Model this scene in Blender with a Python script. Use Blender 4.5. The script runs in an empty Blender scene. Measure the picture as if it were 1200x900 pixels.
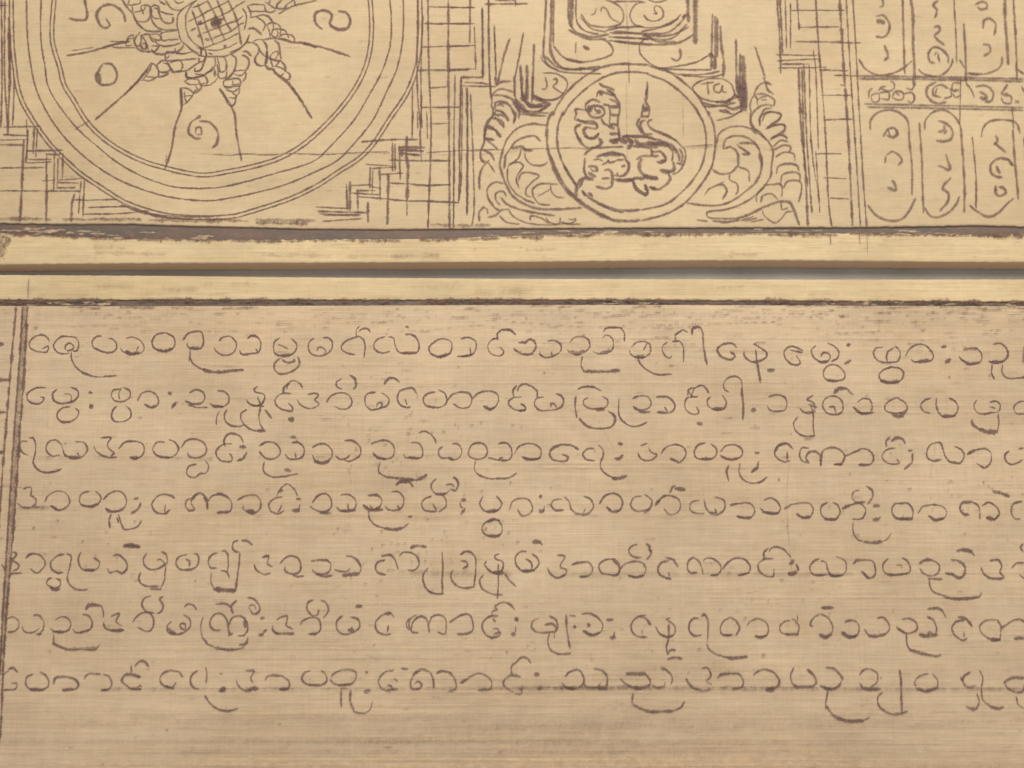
import bpy, math, random
from mathutils import Vector, noise as mnoise

SC = bpy.context.scene
COL = SC.collection
rnd = random.Random(11)

# ------------------------------------------------------------------ camera
PX = 0.00015                       # one pixel of the traced drawing in metres
LENS = 85.0
FPX = LENS / 36.0 * 1200.0
DIST = FPX * PX
TILT = math.radians(20)
H = 0.0036                         # top face of the leaves above the table
cam_d = bpy.data.cameras.new("camera")
cam = bpy.data.objects.new("camera", cam_d)
COL.objects.link(cam)
FWD = Vector((0, math.sin(TILT), -math.cos(TILT)))
UP = Vector((0, math.cos(TILT), math.sin(TILT)))
CAM = Vector((0, 0, H)) - FWD * DIST
cam.location = CAM
cam.rotation_euler = (TILT, 0, 0)
cam_d.lens = LENS
cam_d.sensor_width = 36
cam_d.clip_start = 0.01
cam_d.clip_end = 20
cam_d.dof.use_dof = True
cam_d.dof.focus_distance = DIST - 0.004
cam_d.dof.aperture_fstop = 42
SC.camera = cam

# ------------------------------------------------------------------ light
w = bpy.data.worlds.new("World")
SC.world = w
w.use_nodes = True
w.node_tree.nodes["Background"].inputs[0].default_value = (1.0, 0.96, 0.97, 1)
w.node_tree.nodes["Background"].inputs[1].default_value = 0.40

def area(name, loc, target, size, energy, colour):
    d = bpy.data.lights.new(name, 'AREA')
    d.shape = 'DISK'
    d.size = size
    d.energy = energy
    d.color = colour
    o = bpy.data.objects.new(name, d)
    COL.objects.link(o)
    o.location = loc
    o.rotation_euler = (Vector(target) - Vector(loc)).to_track_quat('-Z', 'Y').to_euler()
    return o
area("room_lamp", (0.045, 0.19, 0.31), (0.0, 0.04, 0), 0.20, 1.10, (1.0, 0.95, 0.86))
area("window_light", (-0.34, -0.32, 0.62), (0, 0, 0), 0.5, 0.95, (1.0, 0.96, 0.97))

SC.view_settings.view_transform = 'Standard'
SC.view_settings.look = 'None'
SC.view_settings.exposure = 0
SC.view_settings.gamma = 1
SC.cycles.transparent_max_bounces = 96      # many thin ink films can lie over one another

# ------------------------------------------------------------------ helpers
def at(px, py, z=H):
    d = FWD + Vector((1, 0, 0)) * ((px - 600) / FPX) + UP * ((450 - py) / FPX)
    t = (z - CAM.z) / d.z
    return CAM + d * t

def wave(x, y):
    """gentle warp of the leaves, metres"""
    return (0.00022 * mnoise.noise(Vector((x * 14, y * 22, 3.1)))
            + 0.00005 * mnoise.noise(Vector((x * 50, y * 60, 7.7))))

def tag(o, label=None, cat=None, group=None, kind=None):
    if label: o['label'] = label
    if cat: o['category'] = cat
    if group: o['group'] = group
    if kind: o['kind'] = kind
    return o

def mesh_obj(name, verts, faces, mats, parent=None, fmat=None, smooth=True):
    me = bpy.data.meshes.new(name)
    me.from_pydata(verts, [], faces)
    for m in mats: me.materials.append(m)
    if fmat: me.polygons.foreach_set("material_index", fmat)
    if smooth: me.polygons.foreach_set("use_smooth", [True] * len(faces))
    me.update()
    o = bpy.data.objects.new(name, me)
    COL.objects.link(o)
    if parent:
        o.parent = parent
        o.matrix_parent_inverse = parent.matrix_world.inverted()
    return o

# ------------------------------------------------------------------ materials
def new_mat(name):
    m = bpy.data.materials.new(name)
    m.use_nodes = True
    nt = m.node_tree
    for n in list(nt.nodes): nt.nodes.remove(n)
    out = nt.nodes.new("ShaderNodeOutputMaterial")
    b = nt.nodes.new("ShaderNodeBsdfPrincipled")
    nt.links.new(b.outputs[0], out.inputs[0])
    return m, nt, b, out

def coords(nt, sx, sy, sz=1.0, off=(0, 0, 0)):
    """object position in traced pixels, scaled"""
    tc = nt.nodes.new("ShaderNodeTexCoord")
    mp = nt.nodes.new("ShaderNodeMapping")
    mp.inputs['Scale'].default_value = (sx / PX, sy / PX, sz / PX)
    mp.inputs['Location'].default_value = off
    nt.links.new(tc.outputs['Object'], mp.inputs['Vector'])
    return mp.outputs[0]

def noise(nt, vec, detail=3, rough=0.6, dist=0.0):
    n = nt.nodes.new("ShaderNodeTexNoise")
    n.inputs['Scale'].default_value = 1.0
    n.inputs['Detail'].default_value = detail
    n.inputs['Roughness'].default_value = rough
    n.inputs['Distortion'].default_value = dist
    nt.links.new(vec, n.inputs['Vector'])
    return n.outputs[0]

def remap(nt, v, a, b, c, d):
    n = nt.nodes.new("ShaderNodeMapRange")
    n.inputs[1].default_value = a; n.inputs[2].default_value = b
    n.inputs[3].default_value = c; n.inputs[4].default_value = d
    nt.links.new(v, n.inputs[0])
    return n.outputs[0]

def math_n(nt, op, a, b=None):
    n = nt.nodes.new("ShaderNodeMath")
    n.operation = op
    for i, v in enumerate((a, b)):
        if v is None: continue
        if isinstance(v, (int, float)): n.inputs[i].default_value = v
        else: nt.links.new(v, n.inputs[i])
    return n.outputs[0]

def mixc(nt, fac, a, b, mode='MIX'):
    n = nt.nodes.new("ShaderNodeMix")
    n.data_type = 'RGBA'
    n.blend_type = mode
    if isinstance(fac, (int, float)): n.inputs[0].default_value = fac
    else: nt.links.new(fac, n.inputs[0])
    for i, v in ((6, a), (7, b)):
        if isinstance(v, tuple): n.inputs[i].default_value = (*v, 1)
        else: nt.links.new(v, n.inputs[i])
    return n.outputs[2]

def leaf_material(name, base, dark, light, grain, weave, specks, seed=0.0):
    m, nt, b, out = new_mat(name)
    o = (seed, seed * 0.7, 0)
    streak = noise(nt, coords(nt, 0.004, 0.22, 1, o), 4, 0.65)
    fine = noise(nt, coords(nt, 0.018, 0.75, 1, o), 2, 0.6)
    thread = noise(nt, coords(nt, 0.26, 0.012, 1, o), 3, 0.6)
    blotch = noise(nt, coords(nt, 0.006, 0.009, 1, o), 4, 0.6)
    mott = noise(nt, coords(nt, 0.07, 0.10, 1, o), 4, 0.65)
    c = mixc(nt, remap(nt, streak, 0.36, 0.66, 0, 1), dark, light)
    c = mixc(nt, 1.0 - grain, c, base)
    f2 = remap(nt, fine, 0.3, 0.7, 1.0 - 0.20 * grain, 1.0 + 0.16 * grain)
    t2 = remap(nt, thread, 0.3, 0.7, 1.0 - 0.10 * weave, 1.0 + 0.10 * weave)
    b2 = remap(nt, blotch, 0.3, 0.7, 0.90, 1.08)
    m2 = remap(nt, mott, 0.3, 0.7, 0.95, 1.045)
    # regular fibre ribs: fine lines along the leaf crossed by weaker ones
    def ribs(axis, period, amp, sd):
        tc = nt.nodes.new("ShaderNodeTexCoord")
        sp_ = nt.nodes.new("ShaderNodeSeparateXYZ")
        nt.links.new(tc.outputs['Object'], sp_.inputs[0])
        ph = math_n(nt, 'MULTIPLY', sp_.outputs[axis], 2 * math.pi / (period * PX))
        wob = noise(nt, coords(nt, 0.006, 0.03, 1, (sd, sd, 0)) if axis == 1 else coords(nt, 0.03, 0.006, 1, (sd, sd, 0)), 2, 0.5)
        s_ = math_n(nt, 'SINE', math_n(nt, 'ADD', ph, math_n(nt, 'MULTIPLY', wob, 9.0)))
        gate = remap(nt, noise(nt, coords(nt, 0.012, 0.02, 1, (sd + 6, sd, 0)), 3, 0.6), 0.38, 0.68, 0.15, 1.0)
        return math_n(nt, 'ADD', 1.0, math_n(nt, 'MULTIPLY', math_n(nt, 'MULTIPLY', s_, gate), amp))
    f2 = math_n(nt, 'MULTIPLY', f2, ribs(1, 4.7, 0.04 * grain, seed))
    t2 = math_n(nt, 'MULTIPLY', t2, ribs(0, 5.3, 0.042 * weave, seed + 2))
    k = math_n(nt, 'MULTIPLY', math_n(nt, 'MULTIPLY', f2, t2), math_n(nt, 'MULTIPLY', b2, m2))
    cm = nt.nodes.new("ShaderNodeCombineColor")
    for i in range(3): nt.links.new(k, cm.inputs[i])
    c = mixc(nt, 1.0, c, cm.outputs[0], 'MULTIPLY')
    tint = noise(nt, coords(nt, 0.03, 0.04, 1, (seed + 12, 7, 0)), 3, 0.6)
    c = mixc(nt, remap(nt, tint, 0.40, 0.62, 0, 0.55), c, mixc(nt, 1.0, c, (1.0, 0.955, 0.93), 'MULTIPLY'))
    big = noise(nt, coords(nt, 0.0042, 0.0065, 1, (seed + 21, 3, 0)), 5, 0.6, 0.6)
    c = mixc(nt, remap(nt, big, 0.47, 0.66, 0, 0.75), c, mixc(nt, 1.0, c, (0.91, 0.885, 0.85), 'MULTIPLY'))
    pore = noise(nt, coords(nt, 0.16, 0.24, 1, (seed + 31, 3, 0)), 4, 0.7)
    c = mixc(nt, remap(nt, pore, 0.56, 0.74, 0, 0.34), c, mixc(nt, 1.0, c, (0.74, 0.68, 0.60), 'MULTIPLY'))
    # hair-thin worn scratches and specks along the fibre
    sp = noise(nt, coords(nt, 0.075, 0.42, 1, (seed + 3, 9, 0)), 3, 0.6)
    region = remap(nt, noise(nt, coords(nt, 0.008, 0.02, 1, (seed + 8, 2, 0)), 3, 0.6), 0.45, 0.68, 0, 1)
    spm = math_n(nt, 'MULTIPLY', remap(nt, sp, 0.655, 0.76, 0, specks), region)
    c = mixc(nt, spm, c, (0.17, 0.105, 0.065))
    # pale rubbed streaks
    pl = noise(nt, coords(nt, 0.006, 0.30, 1, (seed + 5, 4, 0)), 2, 0.5)
    c = mixc(nt, remap(nt, pl, 0.62, 0.78, 0, 0.30), c, light)
    nt.links.new(c, b.inputs['Base Color'])
    b.inputs['Roughness'].default_value = 0.58
    b.inputs['Specular IOR Level'].default_value = 0.28
    bp = nt.nodes.new("ShaderNodeBump")
    bp.inputs['Strength'].default_value = 0.18
    bp.inputs['Distance'].default_value = 0.00006
    hsum = math_n(nt, 'ADD', math_n(nt, 'ADD', streak, fine), math_n(nt, 'MULTIPLY', thread, 0.5))
    nt.links.new(hsum, bp.inputs['Height'])
    nt.links.new(bp.outputs[0], b.inputs['Normal'])
    return m

M_UP = leaf_material("pale palm leaf", (0.548, 0.420, 0.250), (0.514, 0.390, 0.226), (0.580, 0.452, 0.278), 0.30, 0.15, 0.30, 0.0)
M_LOW = leaf_material("fibrous palm leaf", (0.560, 0.422, 0.265), (0.522, 0.388, 0.242), (0.594, 0.458, 0.298), 0.50, 0.30, 0.60, 4.0)
M_STRIP = leaf_material("bare palm leaf edge", (0.62, 0.482, 0.272), (0.565, 0.43, 0.235), (0.66, 0.525, 0.315), 0.5, 0.15, 0.45, 8.0)

def edge_material():
    m, nt, b, out = new_mat("cut leaf edge")
    n = noise(nt, coords(nt, 0.02, 0.3, 0.5), 4, 0.65)
    c = mixc(nt, remap(nt, n, 0.3, 0.7, 0, 1), (0.52, 0.39, 0.255), (0.64, 0.48, 0.32))
    nt.links.new(c, b.inputs['Base Color'])
    b.inputs['Roughness'].default_value = 0.75
    return m
M_EDGE = edge_material()

def seam_material():
    m, nt, b, out = new_mat("inked groove")
    n = noise(nt, coords(nt, 0.02, 0.12), 4, 0.6)
    n2 = noise(nt, coords(nt, 0.12, 0.35, 1, (4, 4, 4)), 3, 0.6)
    c = mixc(nt, remap(nt, n, 0.38, 0.62, 0, 1), (0.105, 0.080, 0.060), (0.150, 0.090, 0.062))
    c = mixc(nt, remap(nt, n2, 0.5, 0.8, 0, 0.4), c, (0.30, 0.20, 0.14))
    nt.links.new(c, b.inputs['Base Color'])
    b.inputs['Roughness'].default_value = 0.6
    return m
M_SEAM = seam_material()

def ink_material(name, col, noisy, fleck):
    """ink rubbed into a scratch: opaque core, soft ragged rim; UV x runs along the stroke, y across it"""
    m, nt, b, out = new_mat(name)
    uv = nt.nodes.new("ShaderNodeUVMap")
    sep = nt.nodes.new("ShaderNodeSeparateXYZ")
    nt.links.new(uv.outputs[0], sep.inputs[0])
    across = math_n(nt, 'ABSOLUTE', math_n(nt, 'SUBTRACT', sep.outputs[1], 0.5))
    rag = noise(nt, coords(nt, 0.42, 0.42), 3, 0.7)
    soft = math_n(nt, 'ADD', across, remap(nt, rag, 0.25, 0.75, -noisy, noisy))
    rim = remap(nt, soft, 0.15, 0.46, 1.0, 0.0)
    rim.node.interpolation_type = 'SMOOTHSTEP'
    flk = remap(nt, noise(nt, coords(nt, 0.24, 0.24, 1, (7, 1, 0)), 3, 0.65), 0.34, 0.60, 1.0 - fleck, 1.0)
    broad = remap(nt, noise(nt, coords(nt, 0.02, 0.03, 1, (2, 6, 0)), 2, 0.5), 0.35, 0.65, 0.88, 1.0)
    at_ = nt.nodes.new("ShaderNodeAttribute")
    at_.attribute_name = "ink"
    a = math_n(nt, 'MULTIPLY', math_n(nt, 'MULTIPLY', rim, flk), math_n(nt, 'MULTIPLY', broad, at_.outputs['Fac']))
    tone = noise(nt, coords(nt, 0.10, 0.10, 1, (1, 8, 0)), 3, 0.6)
    c = mixc(nt, remap(nt, tone, 0.35, 0.65, 0, 1), col, tuple(v * 1.45 for v in col))
    nt.links.new(c, b.inputs['Base Color'])
    nt.links.new(a, b.inputs['Alpha'])
    b.inputs['Roughness'].default_value = 0.7
    b.inputs['Specular IOR Level'].default_value = 0.15
    bp = nt.nodes.new("ShaderNodeBump")
    bp.inputs['Strength'].default_value = 0.6
    bp.inputs['Distance'].default_value = 0.00012
    nt.links.new(math_n(nt, 'ADD', across, math_n(nt, 'MULTIPLY', rag, 0.25)), bp.inputs['Height'])
    nt.links.new(bp.outputs[0], b.inputs['Normal'])
    return m
M_INK = ink_material("engraved brown ink", (0.150, 0.089, 0.076), 0.17, 0.30)
M_STAIN = ink_material("rubbed ink stain", (0.155, 0.088, 0.066), 0.30, 0.75)
M_PALE = ink_material("scraped pale fibre", (0.62, 0.47, 0.30), 0.12, 0.6)

def table_material():
    m, nt, b, out = new_mat("grey table")
    n = noise(nt, coords(nt, 0.01, 0.01), 4, 0.6)
    c = mixc(nt, remap(nt, n, 0.35, 0.65, 0, 1), (0.32, 0.31, 0.28), (0.40, 0.39, 0.355))
    nt.links.new(c, b.inputs['Base Color'])
    b.inputs['Roughness'].default_value = 0.6
    return m

# ------------------------------------------------------------------ table
tb = []
N = 8
S = 0.7
for j in range(N + 1):
    for i in range(N + 1):
        tb.append((-S + 2 * S * i / N, -S + 2 * S * j / N, 0))
tf = [(j * (N + 1) + i, j * (N + 1) + i + 1, (j + 1) * (N + 1) + i + 1, (j + 1) * (N + 1) + i) for j in range(N) for i in range(N)]
table = mesh_obj("table_surface", tb, tf, [table_material()])
tag(table, "dull grey table top seen in the gap between the two leaves", "table", kind="structure")

# ------------------------------------------------------------------ leaves
def interp(pts, x):
    if x <= pts[0][0]: return pts[0][1]
    for (a, b), (c, d) in zip(pts, pts[1:]):
        if x <= c: return b + (d - b) * (x - a) / (c - a)
    return pts[-1][1]

def slab(name, top, bot, mats, parent, x0=-150, x1=1350, nx=500, ztop=0.0, zlow=-0.0034, jag_t=0.3, jag_b=0.3,
         round_t=2.5, round_b=2.5, nv=14, seed=0):
    """a board whose far edge and near edge follow two traced curves; edges rounded over, sides closed down to zlow"""
    verts, faces, fm = [], [], []
    ys = [0, .35 / 3, .25, .5, .75, 1]
    for i in range(nx + 1):
        px = x0 + (x1 - x0) * i / nx
        j1 = jag_t * (mnoise.noise(Vector((px * .12, seed, 0))) + .6 * mnoise.noise(Vector((px * .45, seed, 5))) + .5 * max(0, mnoise.noise(Vector((px * .22, seed, 33))) - .35) * 4)
        j2 = jag_b * (mnoise.noise(Vector((px * .12, seed, 9))) + .6 * mnoise.noise(Vector((px * .45, seed, 14))))
        a = interp(top, px) + j1
        b = interp(bot, px) + j2
        span = b - a
        rt, rb = min(round_t, span * .3), min(round_b, span * .3)
        rows = [a, a + rt * .3, a + rt]
        nn = nv - 6
        rows += [a + rt + (span - rt - rb) * (k + 1) / (nn + 1) for k in range(nn)]
        rows += [b - rb, b - rb * .3, b]
        drop = [rt * .55, rt * .16] + [0] * (len(rows) - 4) + [rb * .16, rb * .55]
        for py, dz in zip(rows, drop):
            p = at(px, py)
            verts.append((p.x, p.y, H + ztop + wave(p.x, p.y) - dz * PX))
    R = nv
    for i in range(nx):
        for k in range(R - 1):
            q = i * R + k
            faces.append((q, q + 1, q + R + 1, q + R)); fm.append(0)
    # sides
    base = len(verts)
    ring = [i * R + (R - 1) for i in range(nx + 1)] + [nx * R + k for k in range(R - 2, -1, -1)] \
         + [i * R for i in range(nx - 1, -1, -1)] + [k for k in range(1, R - 1)]
    for q in ring:
        v = verts[q]
        verts.append((v[0], v[1], v[2]))          # own copy keeps the rim crisp
    for q in ring:
        v = verts[q]
        verts.append((v[0], v[1], max(0.0001, H + zlow)))
    n = len(ring)
    for k in range(n):
        a, b = base + k, base + (k + 1) % n
        faces.append((a, a + n, b + n, b)); fm.append(1)
    o = mesh_obj(name, verts, faces, mats, parent, fm)
    return o

def empty(name, loc):
    o = bpy.data.objects.new(name, None)
    o.location = loc
    o.empty_display_size = 0.01
    COL.objects.link(o)
    bpy.context.view_layer.update()
    return o

UP_PANEL_B = [(-150, 260), (0, 261), (75, 262), (150, 261.5), (225, 264), (300, 265.5), (350, 267), (450, 268), (600, 267), (800, 266.2), (1000, 265.6), (1100, 264.3), (1145, 263.3), (1200, 265), (1350, 266)]
UP_STRIP_T = [(-150, 270), (0, 273), (60, 276), (150, 279.5), (300, 281), (400, 280.3), (500, 280), (600, 276.5), (650, 274.7), (700, 273.7), (900, 273), (1000, 273.4), (1100, 274.5), (1150, 275), (1200, 274), (1350, 274)]
UP_STRIP_B = [(-150, 310), (0, 309.5), (150, 308.2), (300, 307.6), (600, 306.8), (750, 305.4), (900, 304.8), (1200, 307), (1350, 308)]
LO_STRIP_T = [(-150, 321), (0, 321.8), (200, 323), (400, 325), (600, 326.6), (900, 327.3), (1200, 327), (1350, 327)]
LO_STRIP_B = [(-150, 350), (0, 351), (200, 350.6), (600, 351), (900, 352), (1200, 353), (1350, 353)]
LO_PANEL_T = [(-150, 358), (0, 358.2), (200, 358.6), (400, 357.9), (600, 357.3), (800, 357.4), (1000, 358), (1200, 358.6), (1350, 359)]

p = at(600, -60, 0)
leaf_a = empty("manuscript_leaf", (p.x, p.y, 0.0002))
tag(leaf_a, "palm leaf manuscript board engraved with a wheel, a lion medallion and number columns", "manuscript leaf", "engraved palm leaf boards")
p = at(600, 640, 0)
leaf_b = empty("manuscript_leaf", (p.x, p.y, 0.0002))
tag(leaf_b, "palm leaf manuscript board engraved with seven lines of Burmese script", "manuscript leaf", "engraved palm leaf boards")

slab("panel", [(-150, -420), (1350, -420)], UP_PANEL_B, [M_UP, M_EDGE], leaf_a, nv=190, seed=1, jag_b=0.7, round_b=1.6)
tag(slab("border_strip", UP_STRIP_T, UP_STRIP_B, [M_STRIP, M_EDGE], leaf_a, nv=14, seed=2, jag_t=0.9, jag_b=0.7, round_t=1.0, round_b=1.8),
    "bare pale border strip along the near edge")
slab("groove", [(x, y - 2) for x, y in UP_PANEL_B], [(x, y + 2) for x, y in UP_STRIP_T], [M_SEAM, M_EDGE], leaf_a, nv=10, ztop=-0.0005, zlow=-0.0030, seed=3, round_t=.2, round_b=.2)
slab("panel", LO_PANEL_T, [(-150, 1250), (1350, 1250)], [M_LOW, M_EDGE], leaf_b, nv=200, seed=4, jag_t=0.5, round_t=1.4)
tag(slab("border_strip", LO_STRIP_T, LO_STRIP_B, [M_STRIP, M_EDGE], leaf_b, nv=14, seed=5, jag_t=0.4, jag_b=1.0, round_t=1.6, round_b=1.0),
    "bare pale border strip along the far edge")
slab("groove", [(x, y - 2) for x, y in LO_STRIP_B], [(x, y + 2) for x, y in LO_PANEL_T], [M_SEAM, M_EDGE], leaf_b, nv=10, ztop=-0.0004, zlow=-0.0030, seed=6, round_t=.2, round_b=.2)

# ------------------------------------------------------------------ ink
def parse(txt):
    ox = oy = 0.0; s = 1.0; out = []
    for ln in txt.strip().splitlines():
        ln = ln.strip()
        if not ln or ln[0] == '#': continue
        if ln[0] == '@':
            _, a, b, c = ln.split()
            ox, oy, s = float(a), float(b), float(c)
            continue
        wd = 1.0
        if ln[0] == '*':
            h, ln = ln.split(' ', 1)
            wd = float(h[1:])
        pts = [(ox + float(q.split(',')[0]) / s, oy + float(q.split(',')[1]) / s) for q in ln.split()]
        out.append((wd, pts))
    return out

def smooth(pts, step=1.3):
    """centripetal Catmull-Rom through the traced points"""
    if len(pts) == 1: pts = [pts[0], (pts[0][0] + 1, pts[0][1])]
    P = [Vector(q) for q in pts]
    Q = [P[0]]
    for q in P[1:]:
        if (q - Q[-1]).length > 0.05: Q.append(q)
    P = Q
    if len(P) < 2: P.append(P[0] + Vector((1, 0)))
    closed = len(P) > 3 and (P[0] - P[-1]).length < 0.6
    a = P[-2] if closed else P[0] * 2 - P[1]
    b = P[1] if closed else P[-1] * 2 - P[-2]
    P = [a] + P + [b]
    out = []
    for i in range(1, len(P) - 2):
        p0, p1, p2, p3 = P[i - 1:i + 3]
        t1 = max((p1 - p0).length, .01) ** .5
        t2 = t1 + max((p2 - p1).length, .01) ** .5
        t3 = t2 + max((p3 - p2).length, .01) ** .5
        n = max(2, int((p2 - p1).length / step))
        for k in range(n):
            t = t1 + (t2 - t1) * k / n
            A1 = p0 * ((t1 - t) / t1) + p1 * (t / t1)
            A2 = p1 * ((t2 - t) / (t2 - t1)) + p2 * ((t - t1) / (t2 - t1))
            A3 = p2 * ((t3 - t) / (t3 - t2)) + p3 * ((t - t2) / (t3 - t2))
            B1 = A1 * ((t2 - t) / t2) + A2 * (t / t2)
            B2 = A2 * ((t3 - t) / (t3 - t1)) + A3 * ((t - t1) / (t3 - t1))
            out.append(B1 * ((t2 - t) / (t2 - t1)) + B2 * ((t - t1) / (t2 - t1)))
    out.append(P[-2])
    return out

layer = {}
def ribbons(name, strokes, mat, parent, width=1.7, ink=0.92, wob=0.35, press=0.25, taper=0.55, calli=0.0, label=None, step=0.9, fat=None):
    verts, faces, uvs, inks = [], [], [], []
    for wd, pts in strokes:
        board = parent if parent.parent is None else parent.parent
        layer[board.name] = layer.get(board.name, 0) + 1
        dz = 0.000025 + layer[board.name] * 0.0000002   # every stroke a hair above the last
        if fat is not None and wd > fat: wd = fat + (wd - fat) * .55
        C = smooth(pts, step)
        ext = width * wd * (.42 if len(pts) < 4 else .25)
        d0 = (C[0] - C[1]).normalized() * ext; d1 = (C[-1] - C[-2]).normalized() * ext
        C = [C[0] + d0, C[0] + d0 * .5] + C + [C[-1] + d1 * .5, C[-1] + d1]
        n = len(C)
        sd = rnd.random() * 500
        L = [0.0]
        for a, b in zip(C, C[1:]): L.append(L[-1] + (b - a).length)
        tot = max(L[-1], .01)
        strength = ink * (0.86 + 0.14 * rnd.random()) * min(1.0, 0.55 + 0.45 * wd)
        base = len(verts)
        for i, c in enumerate(C):
            t = (C[min(i + 1, n - 1)] - C[max(i - 1, 0)])
            if t.length < 1e-6: t = Vector((1, 0))
            t.normalize()
            nn = Vector((-t.y, t.x))
            wv = mnoise.noise(Vector((L[i] * .09, sd, 0)))
            w2 = mnoise.noise(Vector((L[i] * .40, sd, 40))) + .9 * mnoise.noise(Vector((L[i] * .95, sd, 80)))
            c = c + nn * (wob * mnoise.noise(Vector((L[i] * .16, sd, 20))) + wob * .45 * mnoise.noise(Vector((L[i] * .55, sd, 60))))
            e = min(L[i], tot - L[i]) / 3.0 if tot > 5 else 1.0
            tp = taper + (1 - taper) * min(1.0, e)
            hw = width * wd * .5 * tp * (1 + press * wv * 1.6 + press * .8 * w2) * (1 - calli * .5 + calli * abs(t.x))
            hw = max(hw, .3) / 0.54
            for sgn in (-1, 0, 1):
                q = c + nn * (hw * sgn)
                P = at(q.x, q.y, H + dz)
                verts.append((P.x, P.y, H + wave(P.x, P.y) + dz))
                uvs.append((L[i] / 10, .5 + .5 * sgn))
                inks.append(max(0.0, min(1.0, strength * (1 + .35 * wv) * (0.75 + 0.25 * min(1.0, e)))))
        for i in range(n - 1):
            q = base + i * 3
            faces.append((q, q + 1, q + 4, q + 3)); faces.append((q + 1, q + 2, q + 5, q + 4))
    o = mesh_obj(name, verts, faces, [mat], parent)
    me = o.data
    ul = me.uv_layers.new(name="UVMap")
    idx = [0] * len(me.loops)
    me.loops.foreach_get("vertex_index", idx)
    ul.data.foreach_set("uv", [c for k in idx for c in uvs[k]])
    at_ = me.attributes.new("ink", 'FLOAT', 'POINT')
    at_.data.foreach_set("value", inks)
    if label: o['label'] = label
    if name in ('scratches', 'worn_fleck', 'scraped_fibre', 'dark_fibre', 'ink_stain'): o['kind'] = 'stuff'
    return o

DATA = {}
DATA['brick'] = '''
@ 250 0 3.2133
*1.2 808,-90 808,0 812,270 820,480 808,860
*1.6 885,-90 885,0 885,270 888,560 890,860
910,280 905,600 905,860
935,290 925,560 930,700 925,760
*1.2 958,330 955,640 955,810
770,-60 768,330 780,480
750,320 748,510
790,60 782,260 785,480
*0.7 0,580 60,583 120,578 200,582 300,576 400,580 560,572 660,570
808,25 964,28
795,88 964,90
*1.2 785,175 964,172
*1.5 770,263 964,262
815,330 880,325
785,403 930,402
825,465 890,463
@ 500 0 3.2133
85,28 180,28
85,88 180,88
85,172 185,170
*1.3 85,262 185,258
*0.7 0,572 60,570 130,565 260,562
0,600 85,605
0,695 90,695
0,760 120,762
*1.2 165,-60 162,160
180,100 185,260
*1.2 210,30 210,300
235,-60 232,170 240,330
255,120 262,300
128,290 125,560 120,760
105,560 100,850
135,330 130,700
*1.2 150,330 155,560 153,800
*1.2 165,350 175,600 178,800 170,850
*1.2 130,290 210,290
140,308 215,312
130,322 260,325
*1.3 220,15 380,14
260,0 335,3
'''
DATA['frame'] = '''
@ 0 100 5
*1.3 8,-500 12,-100 12,0 5,250
*1.4 60,-300 55,-50 55,0 45,290
78,-100 82,0 75,240
*1.2 50,-400 62,0
@ 0 0 3.2133
*1.2 18,0 18,300 30,480
30,120 35,300
0,20 30,20
@ 0 100 5
20,245 240,240
155,200 160,330 150,450
*1.3 200,250 195,400
220,250 210,420
20,290 160,295
0,320 165,318
*1.6 0,348 135,350
*1.2 160,385 365,380
270,405 370,405
150,455 300,450
170,435 300,435
0,485 260,482
0,618 470,620
275,400 270,560
*1.4 320,400 315,615
340,430 335,590
370,400 365,550
345,555 490,545
340,570 460,572
330,600 440,600
250,560 320,555
475,560 460,750
495,550 485,765
*1.6 140,320 130,560 118,795
*1.6 275,520 272,690 270,795
*1.8 435,640 422,690 418,795
435,670 520,672 680,668
520,715 760,708
490,755 700,750 870,735
165,260 155,450
'''
DATA['frame2'] = '''
@ 380 130 5
*1.3 220,178 400,165 545,165
*1.8 485,145 480,240 490,330 485,520
485,520 485,610
*1.5 400,185 400,350
415,190 415,350
*1.2 440,205 445,400
*1.8 445,210 585,212
*1.4 450,230 580,232
*1.4 450,245 560,258
*2 455,215 455,260
460,225 540,225
380,285 560,290 735,292
245,310 400,320
280,335 420,325
*1.4 270,330 265,450
285,340 280,480
*1.4 325,340 328,520
330,370 460,362
*1.8 375,370 370,660
155,435 280,430
270,440 330,450
160,478 325,490
200,465 300,465
200,500 380,515
380,420 480,425 600,435 735,432
*1.7 150,415 150,580
*1.3 130,430 135,575
*1.6 195,460 197,600
*1.5 255,535 255,650
370,515 480,525 660,527 790,538
-50,560 140,570
-40,585 250,595
0,610 210,605
-10,645 220,630
-30,600 210,612
570,-100 562,150 570,300
520,0 515,160
545,0 548,100
600,0 605,160
'''
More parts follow.
